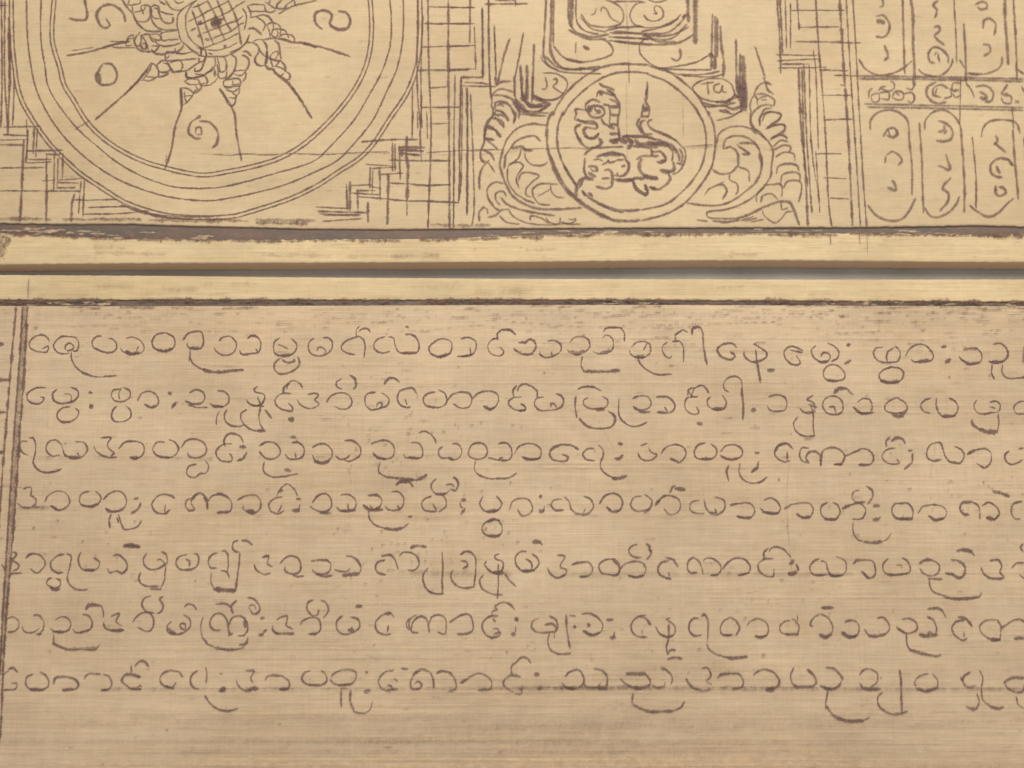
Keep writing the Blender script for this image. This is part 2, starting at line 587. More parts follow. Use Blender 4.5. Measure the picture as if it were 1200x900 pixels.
DATA['house'] = '''
@ 560 0 6
75,0 80,250 85,600 100,700
*1.2 30,60 38,540
115,180 128,520
0,580 80,590
0,605 90,605
265,0 265,40
*1.6 225,270 190,370 150,530 130,590
320,230 290,400 265,520 255,620 270,700 300,760 430,780 510,735
*1.6 300,460 310,680
*2 345,460 350,700
*1.4 395,310 385,600 378,720
400,680 480,700 560,695
*2 300,690 380,740 500,720
*2.5 270,700 330,760
330,700 360,750 480,740
@ 560 0 6
460,510 560,520 625,570 625,620 560,690 480,705 400,675
475,540 485,600 475,625 450,625
530,560 550,550 555,580 530,605 570,640 600,655
*1.5 480,-60 480,0 470,200 465,400 500,460 560,490
*2.2 525,-60 520,0 515,200 510,340 530,410 600,480 860,470
535,0 530,310
440,390 460,430 560,495 870,520
*1.4 480,400 560,470 830,485
*1.3 530,320 600,400 700,435 840,420 940,380 950,350 920,300 880,275
*2.2 620,415 720,435
*1.5 690,300 685,370
*2 745,325 780,345
*1.6 640,-60 640,130 660,190 700,230 800,260 920,240
*3 662,-60 660,0 655,180
690,-40 700,160 760,220 850,240
*1.4 640,210 760,270 900,275
*1.2 725,100 780,170 900,190 1000,170 1025,120 1010,60 960,20 900,0
720,120 800,200 900,225
830,60 820,95 795,105
865,80 875,50 900,60 940,130 1000,160
900,215 1010,190 1150,185
930,230 1150,235
920,260 1200,275
920,285 1180,305
@ 720 0 6
220,15 150,30 110,100 130,160 200,190 310,190 400,165 470,100
205,105 240,140 300,145 345,110 330,55 290,40 280,70 300,95 275,95
240,0 300,15 370,0
0,10 200,10
0,195 200,190
*1.5 0,220 200,235 380,225 480,140 500,100
190,220 300,200 450,130
*1.3 0,260 220,270 400,270 510,170
*1.4 200,250 400,245 520,190
*1.4 0,290 180,310 450,300 560,240
*1.5 210,240 300,290 430,295
*2.4 515,-60 515,0 520,150
*4 572,-60 570,0 568,300
*2 480,120 520,100
215,270 180,310 180,370 230,430 310,475 440,465 580,435 660,390
*1.6 460,340 465,400 440,425 400,410
*1.2 310,480 500,490 680,490
350,490 440,520 640,520 740,500
480,530 680,540 770,520
*1.6 690,100 685,300 680,480
*2 710,120 712,480
*2 745,180 750,300 770,450 765,540
725,130 725,400
*3 670,380 700,400 700,480
840,640 820,590 760,555 650,555 570,590 550,620 600,680 680,710 790,710 840,670 840,630
*1.4 655,575 660,660
*1.1 612,590 695,577
*1.3 740,590 705,600 705,640 740,650 760,600 760,640 790,650
610,720 750,745 850,720
620,745 720,750
760,740 850,770 900,740
740,780 850,800 900,770
*1.6 855,280 860,640
*4 905,400 910,600 920,770
*1.6 885,380 880,640
*1.6 800,700 880,680 920,700
*2 850,660 890,720
680,750 720,735
@ 560 90 12
*1.5 510,0 520,160 510,260
*2 620,0 620,200 650,330
*2 690,0 680,180 660,330
*1.6 770,0 770,200 790,300
*3.4 630,250 680,300
*3.4 780,270 850,310 950,330
*1.8 560,380 640,450 700,490
*3.2 620,490 720,510 830,510
*2.4 700,390 800,420 900,410
*2.2 860,490 920,440 1020,380
*1.6 830,300 960,360
590,520 760,540 960,545
850,510 1000,505
*1.6 660,330 740,380
@ 840 90 12
*2.6 300,0 310,280
*3.2 360,0 370,440
*3.2 400,80 410,420
*2.6 330,130 350,480
*2.4 0,350 180,350
*2 180,350 250,260 300,280
0,400 120,400 230,440 350,400
30,470 130,470 190,510
0,610 90,590 200,560 350,470
'''
DATA['hub'] = '''
@ 205 0 12
330,-30 210,100 160,200 150,300 160,420 220,550 320,640 380,665 420,665 540,620 700,560 890,460
*0.9 450,695 600,700 750,660 880,590
300,0 200,60 100,130 50,200 30,300 50,450 90,570 150,620 240,700 330,740
*1.1 330,770 430,790 560,790 700,785 830,730 930,660 1000,600 1040,490
950,110 1000,200 1000,300 975,420
*1.4 320,50 350,130 400,230 440,370 490,500 540,610
*1.2 240,140 290,280 340,430 370,520 400,650
*1.4 450,0 520,120 570,220 600,330 650,450 700,550
*1.3 590,0 650,140 700,270 760,380 790,430
*1.4 740,-10 800,110 850,220 890,360 910,480 930,620
250,100 360,60 450,15
*1.1 180,300 250,270 400,190 510,130 620,80 760,10
*1.1 220,430 290,390
310,340 400,320 500,270 700,190 800,130 900,60 990,10
380,470 480,430 620,380 760,320 860,290 960,220
520,540 640,490 780,440 900,350 970,310
*5 535,310 620,300
*5 545,345 610,320
*2.5 570,230 575,290
*2 640,260 680,270
*2.4 340,320 360,318
*2.8 440,550 465,552
*2 330,500 345,505
*2 700,640 700,660
480,740 520,760
*1.6 360,680 420,690
*1.4 360,690 370,760
430,690 440,760
'''
DATA['lion'] = '''
@ 660 90 12
*1.8 510,90 560,130 640,150 720,180
*1.8 470,280 500,210 560,210 640,240 720,250
*1.6 510,200 530,250 560,225
*1.8 620,180 690,220 740,290
*1.4 655,310 740,350 790,400
*1.8 740,290 790,390 790,500 770,600 780,760 800,890
*2.8 670,420 790,415
*2.8 670,530 770,540
*2.4 660,670 770,665
*1.3 640,390 660,480 650,650
*1.5 570,380 640,400
*1.5 310,420 340,360 410,320 470,330 520,360
*1.8 310,430 340,480 390,550 470,570 550,550 580,500 550,430 480,405 380,410
*3 478,478 505,474 518,492 492,508 478,490
*3 345,430 385,425 400,450 375,480 350,455
*1.4 440,420 455,480
*1.4 310,465 220,450 170,460 185,520 160,590 240,615 330,625
*2.6 330,630 380,620 430,640
*1.5 430,620 470,670 480,715 430,725 330,705
*1.4 200,590 300,640 440,660
*2.8 330,705 290,740 300,800 340,845
*2 340,850 430,860 480,830 500,790
*1.8 250,660 180,700 170,740 200,830 260,900
*1.8 540,590 570,650 640,690
*3 640,690 710,720
*2.4 660,795 780,800
*2.4 680,895 780,880
@ 670 155 12
*2 60,0 110,110 180,190 240,220
*2.2 200,60 300,80 370,20
*3 390,90 420,140 380,190
*2.2 380,190 260,240 180,310
*3 540,120 620,120 640,100
*3 580,140 640,140
*1.8 670,0 680,110 750,160
*1.5 250,215 420,212 560,205 720,200
*1.8 185,360 180,450 175,540 210,620
*1.8 350,340 440,310 560,280 650,300 740,330 760,390
*2.6 450,320 560,310 680,320
*1.4 310,380 380,375 440,400
430,450 480,430 520,390
*1.6 510,390 530,420 620,400
*1.8 640,385 730,385
*1.8 760,390 800,430 800,510 750,590 680,615 600,600
*2.4 710,475 740,470
640,570 645,590
*2.4 240,480 340,480 360,540
*1.4 270,510 300,540 360,540
*3 240,570 330,620
*3 200,640 290,660
*2.6 190,630 100,700 70,780 60,900
*2 150,700 110,770
*2.6 460,530 540,530 570,590 570,700 560,760
*2.2 560,760 480,790 350,760
*1.8 430,645 520,645
*3.2 620,660 720,680 880,660
*2.6 880,640 1020,650
*3.4 1020,620 1200,650
*2 150,820 180,890
*2 240,850 290,900
*2 860,690 920,800 1040,880 1070,830
*2.4 1030,740 1060,820
*2.2 1100,770 1180,790
@ 725 90 12
*1.5 405,70 400,150 385,250
*2.6 405,180 380,350
*1.8 350,380 320,560
*1.3 380,360 430,440 420,560
*3.4 350,440 400,440
*2 340,480 415,470
*2 320,555 415,555
*1.8 300,580 255,660 290,720 360,800 470,800
*2 370,610 320,630 310,700 350,780
*1.6 470,600 420,620 425,690 500,750 620,790 740,850 830,910
*1.8 50,835 200,830 400,840 520,880
@ 725 155 12
*2.2 50,60 200,55 400,65 520,100 660,140
*3.4 130,80 180,150 140,220
*3 150,100 200,140
*1.5 30,80 110,150
*1.3 60,80 130,130
*3 300,160 430,180 540,210
*3.4 400,140 560,170 700,180
*2.4 230,110 320,190
*3 480,160 620,150
*1.6 200,190 330,200 460,230
*3.6 620,150 740,180 800,240
*3 780,220 850,330 850,390
*1.6 560,0 700,60 800,110 870,180 930,240 940,350 900,470 830,560 760,590
*1.4 700,180 760,280 750,400
*1.4 860,230 900,330 880,420
*1.4 820,430 900,450
*3.2 770,420 780,520 700,560
*3 590,530 700,560
*2 460,240 480,320
*1.8 480,270 580,270 640,320 660,390 600,430 540,410
*2.4 590,400 650,400
*1.8 250,380 330,330 440,330 560,330
*3.4 320,370 290,450 300,530 350,600
*3.2 360,600 440,630 540,650
*2.4 700,580 720,660 660,740 560,800 460,780
*2 440,770 500,800
*2.2 200,690 240,780 380,870 420,810
*2.4 370,740 400,810
*2.6 0,670 200,660
'''
DATA['medal'] = '''
@ 550 130 6
*1.5 590,0 555,60 545,200 560,300 600,420 660,530 760,630 880,710 1000,765 1100,775 1200,770
*1.3 570,310 640,470 720,580 850,680 1000,760
*1.2 660,0 625,100 618,220 640,320 690,430 750,520
*1.2 670,390 720,470 760,540
*1.4 800,570 860,620 960,670 1080,700 1200,695
900,650 1000,695 1080,715
@ 780 130 6
*1.2 300,0 335,90 350,200 345,290 320,400 240,530 130,650 0,725 -170,772
*1.1 220,0 265,80 285,180 280,280 250,390 180,500 80,600 0,655 -170,695
@ 560 0 6
*1.2 530,810 560,740 650,620 760,530 880,470 1000,450 1200,455
*1.1 600,810 640,740 740,640 850,560 960,515 1100,505 1200,515
@ 720 0 6
*1.1 240,460 400,515 500,590 590,680 650,780 665,820
*1.1 230,520 360,570 480,660 570,760 600,810
*0.6 100,450 105,580
'''
DATA['num'] = '''
@ 0 0 3.2133
*1.3 320,-20 320,0 325,70 295,75 260,68
*1.3 415,95 395,105 375,90 365,50 390,20 430,20 465,50 472,80
415,95 400,70
*1.1 390,238 420,242 440,275 430,310 385,318 360,295 375,260 385,240
*2.6 366,278 374,304
*1.2 755,435 720,460 710,495 735,520 755,520
735,500 740,480 755,480 758,505 740,505
*1.2 750,455 790,460 820,500 815,540 800,555
@ 250 0 3.2133
*1.3 410,110 385,85 385,50 415,38 445,55 440,90 470,110 505,105 515,75 500,48 470,42
'''
DATA['rframe'] = '''
@ 900 0 3.2133
*1.4 33,-60 35,0 45,150 48,275
65,0 70,180
85,10 85,180
*1.3 42,-60 45,0 55,200
30,205 185,208
35,228 190,220
*1.2 50,240 150,240
40,255 220,252
*1.6 115,255 125,480 140,640 150,850
*1.2 135,240 145,500 165,800
*1.3 128,260 138,600 150,700
155,240 165,560 195,760
170,190 178,240 190,560
180,570 195,800
*1.2 178,-60 180,0 190,160 205,340 215,480 230,780 240,850
*1.2 108,-60 110,0 118,110
*1.4 105,155 280,158
115,102 270,100
90,38 290,38
*1.7 266,-60 270,0 285,240 305,560 318,850
*1.1 292,-60 295,0 310,260 330,560 348,850
*1.2 315,-60 320,0 332,200 345,440 360,700 372,850
195,262 300,265
200,357 310,358
215,450 320,448
180,578 275,578
210,668 295,672
235,745 305,748
280,160 350,160
250,282 340,285
*1.5 275,318 285,322
'''
DATA['rule'] = '''
@ 0 0 1
*1.1 19,359 16,390 11,450 7,500 3,550 1,580 -8,700
*1.0 26.5,359 23.5,410 20.7,450 17,500 13,560 9,625 4.5,695 0.5,770 -4,840
*1.15 32,359 28,440 23.5,500 18.5,580 14,640 9,700 4.5,770 1.5,840 -4,900
*1.8 -20,445 11,445
*1.3 -20,482 6,483
*1.8 -20,402 3,403
*1.3 -20,530 3,530
'''
DATA['scrolll'] = '''
@ 550 130 6
*1.4 545,100 430,90 340,120 270,190 240,260
*1.3 500,210 460,175 400,180 330,210 290,260 250,320
*2 240,260 215,370 230,440 260,520 300,590 380,650 480,685 620,690 790,680
*2 255,310 245,400
270,400 270,480 310,560 390,620 460,650
*1.3 240,510 180,500 130,540 130,600 170,670 210,700
*1.3 260,600 240,565 190,575 185,620 215,660
*1.5 220,605 260,650 350,690 460,715 600,735
210,735 260,780 350,795
275,695 310,740 400,785 540,800 680,790
430,770 430,740 500,750 560,790
540,750 560,780 630,790 640,750
640,780 700,790 750,770 740,750
700,760 750,765
680,795 780,795
*1.5 130,745 180,735 230,695 280,690
*2.2 70,770 70,710 100,675
100,675 125,690 130,720
*2.2 300,260 370,250 390,270
*3 390,272 440,275
*1.3 390,290 400,340 450,378 520,378 550,360
365,270 350,320 310,360 270,390
280,370 350,360 380,385 350,430 330,480 350,540
345,490 370,435 440,435 490,455 440,500 400,550 400,590 440,605
*1.2 450,600 445,550 490,515 560,510 620,515
450,600 490,650 570,660
570,520 580,570 610,600 665,610
*0.7 480,600 570,550
*1.4 185,0 130,90 110,160 105,220 80,280 85,340 110,365
180,40 240,110
*1.4 130,100 190,140 215,180
*1.8 125,115 170,125
*2.2 115,195 165,200
*1.4 120,200 170,240 200,270
*1.7 95,270 150,300 175,345
85,340 130,360 180,430
*1.5 140,345 90,400 70,480 72,550
200,20 250,40 275,70
220,0 265,30
300,0 325,40 310,80
*0.6 0,280 230,270
*0.6 280,265 560,262 730,258 830,265
@ 560 90 12
*1.2 165,0 180,130 180,250 200,350 190,400 220,450
*1.5 240,0 260,110 320,70 470,60
*1.3 300,0 270,110
*1.4 190,280 240,210 300,170 400,175 490,210
*1.4 230,260 320,255 400,275 490,310
*1.8 240,440 250,360 320,345 410,370 480,450 520,550 500,650
*1.4 270,400 320,380 360,410
*1.8 230,460 320,480 390,540 435,610
*1.8 240,520 290,550
*1.8 200,570 280,590 340,630 370,710
*3 480,320 540,400 590,480
*3 520,320 600,430
*1.4 530,400 580,480 580,580
520,480 560,560
*1.4 210,450 210,540 140,610 100,730 90,900
*2.4 130,690 210,710 320,840
*2.4 100,860 220,880
'''
DATA['scrollr'] = '''
@ 780 130 6
*1.2 365,225 370,170 420,125 500,105 590,120 640,160
*1.4 405,265 420,200 480,175 560,180 620,215 660,270
*2 520,225 610,225 640,240
*1.4 415,265 450,250 490,270 510,310
*2.4 510,300 510,380
500,230 530,260 580,290
*1.8 520,250 590,300 540,300
*1.4 510,380 460,430 380,440 330,410
*1.4 510,390 580,420 590,490
*1.4 450,440 450,480 500,510 510,560 490,585
*1.3 275,590 310,545 400,515 430,560 400,620
380,510 410,495
*2 650,250 675,330 670,420 640,490 570,560
*1.3 570,560 470,630 380,660 250,660 150,645
*2 660,300 680,390
*1.4 600,0 600,70 640,140 720,210 755,280 745,380 740,450 690,530 620,600 540,650 430,690 290,715 300,745 380,755 500,755
*2.2 500,755 580,730 680,680 790,635
*1.4 330,770 420,780 520,765
220,765 300,775
530,770 620,740
560,775 640,750
600,780 690,760
*1.3 665,100 660,50 700,10 760,5 810,20 800,55 720,120
*1.4 715,110 790,95 840,100 835,140 750,190
*1.3 740,190 800,165 855,185
755,250 810,205 860,215
*1.3 760,270 830,240 880,250 870,290
*1.3 775,320 830,290 900,300 910,350
*1.3 780,440 790,390 850,370 920,380 940,420
*1.3 810,500 820,450 870,430 940,440 945,490
*1.3 830,540 850,500 900,485 950,500 955,560 935,640
*1.3 700,520 750,515 810,515 820,560 815,600
*1.4 670,640 680,600 740,580 790,620
*2.4 790,635 870,640 900,690 940,800
680,700 700,740 770,785 810,760 850,710 890,705
810,640 820,690 860,680
640,640 640,590 700,530
*0.6 130,250 330,235
@ 720 0 6
*1.6 990,330 1030,450 1060,545
@ 840 90 12
*1.4 650,0 690,80 720,180 800,240
*1.3 770,110 700,75 620,95 560,160 530,240 580,320
*1.3 550,240 640,235 740,270 810,320 810,400
590,310 640,280 700,270
630,320 700,320
*1.3 530,250 480,330 470,440 490,490
560,290 580,400
*1.5 800,400 680,390 580,430 500,520 470,610 500,710 600,770 700,880
*1.4 770,435 680,450 620,540 600,680
640,620 680,520 760,490 840,500 900,540 870,590 780,650 690,730
*1.4 700,720 800,680 950,670 940,740 850,810 760,870
760,860 850,820 950,820 990,880
'''
DATA['t1'] = '''
@ 0 370 5
290,150 275,125 240,110 200,125 172,155 175,185 205,205 240,212 275,210 282,180 245,192
440,125 360,122 325,150 312,178 335,212 365,222 405,218
385,200 382,180 400,160 422,165 432,185 415,200 392,205
440,122 458,150 460,175 450,205 425,205
418,210 418,245 440,295 490,335 560,357 625,355 685,350
595,118 565,122 540,150 545,180 575,200 620,215 660,212 682,190 678,155 655,135 635,132
738,132 775,125 815,140 842,175 838,205 810,222 765,220 720,210 705,188
*1.8 740,208 770,224 812,214
800,205 812,178
965,100 920,108 895,140 892,170 910,195 955,205 1005,195 1025,165 1015,125 985,105 965,100
*1.6 920,198 960,208 1010,192
1072,142 1100,105 1140,92 1180,95 1192,130 1190,170 1175,190 1130,195 1098,178 1097,160
*1.5 1110,190 1170,192
1115,200 1110,265
1112,240 1125,270 1165,305 1235,322
@ 240 370 5
*1.6 -10,316 30,328 90,330 160,322 225,318
85,150 100,128 150,122 180,150 185,185 165,218 125,232 85,222 60,200 57,188
250,135 270,118 300,120 325,150 328,180 315,212 270,222 215,225 203,200
300,195 312,215
440,130 410,150 402,190 415,225 460,235 510,225 538,190 535,160 505,132
432,168 485,192
*1.6 450,236 505,228
*1.2 545,240 555,280 535,310 500,330 445,342 415,325 405,295 420,265 445,248
*1.4 455,258 485,275 525,262 520,252
640,130 612,155 608,195 628,225 670,235 715,222 745,190 745,150 725,130 692,128
655,205 665,188 685,185 708,205 700,218
880,228 840,220 805,200 800,180 825,150 870,130 905,122 928,140 940,180 932,243
890,130 888,80 905,62
900,95 920,78 950,75 970,95
1085,208 1040,218 1000,200 990,170 1010,140 1055,122
1075,125 1105,130 1115,170 1130,205 1160,220 1240,216 1255,190 1250,150 1230,120 1200,105
*1.4 1160,218 1240,216
*1.5 1180,65 1190,68
*1.5 1178,108 1195,110
@ 480 370 5
225,140 185,135 150,150 115,185 120,215 155,238 200,238 235,220 248,185 240,150 220,138
*1.7 130,225 170,240 225,225
300,135 345,128 385,148 390,185 375,220 335,235 280,238
355,185 358,225
*1.4 310,238 360,230
520,130 485,140 460,170 465,210 500,232 540,230 552,210 530,185
*1.3 515,140 515,105 540,82
540,82 590,85 620,110
*1.2 640,158 680,155 705,138 735,155 738,190 715,222 670,225 630,210 612,192
810,148 850,145 885,170 885,205 850,232 795,245 765,225 765,208
830,215 835,228
940,155 965,128 1010,122 1050,145 1055,180 1030,210 985,225 940,215 925,200
*2.2 950,212 985,222 1020,208
1130,130 1150,115 1185,130 1195,165 1185,200 1150,220 1110,222 1075,212
*1.6 1120,215 1170,212
1165,190 1170,210
1012,240 1005,290 1018,325
*1.7 1018,325 1100,328 1180,326 1232,320
1135,95 1150,75 1195,70 1240,75 1258,105 1258,150
@ 720 370 5
100,180 130,158 180,152 210,175 208,215 180,242 130,245 95,225 90,205
*2 130,238 175,242
170,200 190,165
138,250 150,280 195,320 250,345 340,342
310,155 285,175 282,205 300,238 325,248 335,235
340,152 380,150 402,180 405,270
360,150 355,115 375,100
370,105 400,85 430,98
*1.3 455,110 458,75 500,68 515,90 520,150 528,220 543,288
*1.2 715,185 690,162 640,168 605,190 610,220 640,248 690,255 705,235 680,210
*1.2 815,165 850,185 890,215 890,240 850,265 800,268 765,240 760,210
820,170 832,155
828,200 835,270
*1.5 835,270 845,330 855,390
*2.4 903,320 932,318
1105,205 1050,180 1020,185 995,210 1000,245 1030,278 1070,290 1090,275 1065,235
1030,200 1100,215
1180,175 1155,200 1165,240 1200,266 1250,265
@ 960 370 5
50,160 90,180 115,215 105,250 70,268
10,240 20,220 50,218 65,240 55,262 30,275 -10,268
90,288 120,300 150,340 145,368 100,382 50,378 25,350 30,315 60,290 90,288
*1.5 50,378 105,384
*1.8 165,172 180,168
*1.8 152,280 182,262
375,185 335,190 318,220 335,255 370,272 430,272 460,265 475,230 470,200 445,178
440,185 405,210 395,240 398,270
430,298 380,315 352,345 360,375 400,390 460,388 490,360 490,325 465,305 425,302
*1.9 362,380 410,392 465,385
505,235 530,195 575,168 620,172 655,205 670,240 655,262 600,270 555,268 538,255
*1.6 570,270 640,262
*1.8 720,182 740,180
*1.8 742,272 768,255
*1.7 848,198 880,192 925,192
925,192 952,225 948,265 900,282 850,265 820,240
*1.6 835,258 880,280 940,275
*1.3 1020,165 1065,162 1100,195 1105,230 1085,262 1040,275 995,265
*1.6 1005,270 1070,268
1015,285 1010,330 1025,370
1075,285 1072,330 1100,362 1160,365 1220,355
1198,180 1195,280
'''
DATA['t2'] = '''
@ 0 435 5
268,95 230,95 185,108 158,140 165,170 205,190 240,185 258,155 238,150
335,105 310,125 312,165 340,185 395,185 440,168 460,135 450,110 415,92
380,132 412,135 418,180
410,208 365,215 335,250 345,285 385,300 425,290 455,262 460,235 440,215
*1.5 360,298 410,298
*1.8 525,123 538,127
*1.8 528,206 540,208
705,105 665,110 652,140 665,165 690,178 735,172 762,150 760,115 725,95
715,95 698,130 702,165
685,205 660,230 655,265 670,292 730,292 765,270 765,230 740,202
805,175 830,130 880,118 915,140 930,175 915,205 885,212 850,195
*1.5 850,195 885,212 912,205
*1.8 990,128 1000,132
*1.6 1008,215 1028,187
1110,125 1150,108 1190,125 1200,160 1180,185 1130,192 1085,170
*1.4 1090,178 1130,194
1100,195 1150,212 1215,212
@ 240 435 5
75,115 115,120 140,150 138,185 105,208 60,205 30,190
*1.6 50,205 105,208
85,235 70,265 68,312
130,225 115,255 120,290 150,318 205,322 230,315
310,88 290,105 300,122 345,135 352,155 330,195 285,200 250,180 245,165
*1.2 310,150 325,200 318,260 325,310 345,345
245,225 215,245 212,280 235,315 280,345 345,350
*2 315,348 350,348
*1.2 355,228 392,275
275,203 345,205
505,130 450,132 412,165 420,200 460,225 510,232 515,215 490,185
*1.3 460,130 465,95 495,70
480,105 490,70 520,55 560,75 572,100
*2.2 494,279 516,284
540,165 560,195 600,215 645,212 668,190 645,168 665,140 650,128 605,135
712,180 745,140 800,125 845,140 862,180 845,212 800,222 765,208
800,42 770,65 775,90 805,105
*1.3 850,22 880,45 885,80 872,105
1000,122 955,130 938,160 945,200 975,225 1020,218 1065,200 1080,170 1060,140 1035,125
1005,208 1015,185 1035,185 1038,205 1020,215
*1.3 1050,75 1080,42 1110,40 1140,65
1245,135 1220,100 1195,98 1145,115 1128,155 1145,195 1190,212 1205,205
1175,165 1185,195
@ 480 435 5
150,122 110,128 80,160 90,195 140,212 190,205 218,178 205,130 170,108
218,178 245,140 300,122 350,130 365,170 350,205 300,215 258,190
365,165 400,130 460,115 510,130 520,170 505,205 470,222 435,205
*1.4 435,205 470,222 500,210
655,150 610,155 580,180 595,210 640,230 678,225 675,205 650,190
*1.4 640,230 678,226
*1.2 610,150 605,115 625,85
*1.2 632,115 640,90 670,75 710,85
710,85 745,115 748,150
785,152 745,158 732,190 755,225 830,228 880,215 902,185 890,145 855,132
828,210 830,190 850,192 860,212
985,105 1020,92 1075,92 1125,118
975,145 970,200 980,270
1045,155 1020,170 1020,195 1050,215 1110,220 1155,205 1160,170 1130,145
*2.2 1095,226 1138,224
*1.3 995,275 1030,315 1090,335 1180,325 1205,285 1195,255 1165,235
@ 720 435 5
28,158 25,210 30,265 70,310 125,325 190,300
*1.2 105,160 150,145 195,150 215,185 200,215 150,228 120,215 112,205
*1.4 145,238 205,240
*1.2 245,152 305,150 345,180 355,210 330,240 250,240
295,210 310,240
435,150 415,175 415,215 440,245 480,252 495,238 480,210
430,140 435,110 465,95
440,150 485,150
455,135 470,100 520,85 555,130
*1.3 440,125 455,150
*2.5 490,305 510,308
565,150 545,170 548,200 580,222 640,222 655,185 640,150 630,140
*1.6 580,220 645,220
670,122 645,105 640,75 665,40 710,30 740,50 750,130
*1.4 745,100 755,210 752,285
*2.6 808,228 822,228
905,150 950,138 1000,155 1010,190 995,228 915,230 895,205
1165,140 1130,165 1165,185 1175,215 1150,245 1110,240 1085,215
*1.4 1120,240 1175,235
1150,200 1165,250 1165,310 1170,380
1075,268 1052,300 1060,345 1105,378 1175,380
*1.3 1140,195 1185,210
@ 960 435 5
60,148 25,175 25,220 60,250 110,252 135,235 135,180 105,150 60,148
60,210 85,208 100,250
*1.8 88,128 115,102 160,102
160,102 200,140
225,180 255,160 295,165 310,205 300,240 250,248 210,220 200,208
*1.5 220,232 255,248 318,242
455,155 410,175 385,200 390,230 440,245 490,240 515,220 505,185 475,165 455,155
*2 430,252 470,265 510,235
655,155 610,175 595,205 615,235 650,245
685,155 690,215 720,262 790,260 815,215 795,175 760,155
*1.5 720,262 795,262
925,168 908,195 915,225 945,248 1010,242 1055,230 1060,195 1040,175 1000,180
1000,205 1030,215
1050,250 1052,310 1045,352
*1.5 895,285 900,310 940,340
*2.2 940,340 990,355 1040,355
1215,172 1160,185 1140,215 1155,245 1210,250
'''
DATA['t3'] = '''
@ 0 500 5
160,85 125,88 115,110 130,150 165,165
172,65 195,68 208,110 205,155 195,205 215,245 265,268 320,262 360,248
350,165 310,172 275,145 270,115 290,85 325,78 355,100 370,135 380,165 430,182 480,175 512,135 495,95 440,86
*1.8 410,180 460,182
455,155 462,170
590,65 650,65 632,95 635,125 668,155 650,172
550,115 565,145 600,168 640,180 685,178
695,130 730,92 790,85 835,100 845,135 830,170 800,185 760,178
*1.8 765,180 808,184
965,90 920,92 895,130 915,165 970,182 1020,170 1045,135 1030,95 990,75
*1.5 930,172 990,182
1060,125 1095,80 1145,72 1195,95 1210,135 1195,165 1140,182 1105,170 1100,150
1150,218 1110,230 1092,265 1110,292 1145,295 1170,275 1205,270 1222,230 1200,195
@ 240 500 5
120,115 112,80 135,45 170,40 210,60 225,95
158,100 110,102 68,140 70,170 100,200 155,202 160,180 145,155
*2.2 210,118 235,118
*1.4 245,150 225,185 190,198
318,110 360,90 410,95 440,130 440,160 410,185 360,185 318,145
348,205 342,255 385,290 450,292 545,275
*2 472,252 500,258
510,92 550,92 580,125 575,170 545,188 490,185 470,158
530,150 535,185
*2 505,60 530,62
630,120 670,100 715,105 745,140 740,180 705,208 655,205 630,165
*1.8 645,200 690,212 725,202
820,80 870,82 912,125 905,170 850,200 815,195
765,170 790,188 830,182 850,165
975,100 1030,80 1080,85 1110,125 1100,175 1050,188 1010,178 985,150
*1.3 985,150 1010,178 1060,188
1025,205 1020,265 1060,290 1130,300
*1.8 1120,300 1170,305 1220,312
*1.3 1125,340 1140,322 1200,320
1165,160 1175,180 1200,182
@ 480 500 5
*1.3 -5,305 50,310 100,280
10,92 50,95 75,130 70,175 30,182 -15,178
*1.7 0,180 50,185
55,35 90,25 125,45 150,75 155,98
195,115 175,130 168,155 185,180 225,182
250,98 285,102 305,140 295,175 260,192 228,185
*1.8 230,180 250,192
345,150 360,110 405,92 445,110 455,150 435,180 385,188 350,170 342,145
385,195 380,250 410,282 465,302 520,302 580,298 628,270
520,100 560,92 590,115 600,155 585,190 530,195 460,180
520,190 545,178
615,155 640,115 690,98 745,108 770,140 760,180 700,190 658,172
*1.5 670,182 710,190 765,184
*1.2 990,132 950,110 890,105 835,130 820,160 840,190 880,202 920,198 928,180 895,160
1080,128 1040,130 1015,160 1035,190 1085,198
1105,105 1130,130 1135,165 1118,215 1125,250 1165,285 1215,305
@ 720 500 5
*1.8 -10,302 30,300 70,290
*1.8 25,98 45,100
*1.8 5,185 25,188 48,168
155,110 190,98
200,125 215,148 248,165 225,190 180,198 150,180 138,155
272,162 300,122 355,105 400,118 420,155 405,190 375,208 325,185
*1.5 330,188 380,208
535,95 495,105 468,140 475,175 505,190 550,192 590,175 600,135 565,100
*1.5 510,188 570,190
620,145 655,112 700,105 745,130 748,165 710,190 660,188 620,165
*1.3 625,175 670,192 730,182
*1.5 670,228 658,260 668,315
735,215 732,270 755,310 800,330 860,322 895,295
*1.8 828,155 848,155
*1.5 845,205 835,240 805,265
1045,130 1010,98 965,105 938,150 955,185 995,205 1030,200
*1.3 1012,150 1012,190
*1.3 940,150 965,110 1005,98
1140,125 1100,125 1085,165 1100,200 1140,212
*1.3 1140,210 1122,185 1140,150 1175,145 1205,165
@ 960 500 5
*1.3 8,230 12,165 30,135 70,122 115,130 148,170 135,210 90,220
*1.5 90,220 130,222
*1.5 155,172 200,150
200,150 260,128 305,150 318,190 295,220 235,222
*1.5 235,222 285,222
*1.2 395,115 392,85 415,60
*1.2 425,85 450,65 485,70 505,98
445,125 405,130 370,160 375,190 410,215 470,212 455,190
*1.7 525,140 542,140
*1.4 548,160 545,205 500,248
715,190 670,200 635,180 635,130 665,98 710,95 725,130 740,175 775,208 825,210 850,175 835,135 795,115
*1.4 760,205 825,212
*1.4 870,160 915,135
915,135 970,128 1005,150 1005,205 970,238 920,212
1115,140 1090,160 1095,200 1130,220 1180,200 1195,190
*1.4 1172,128 1195,125
'''
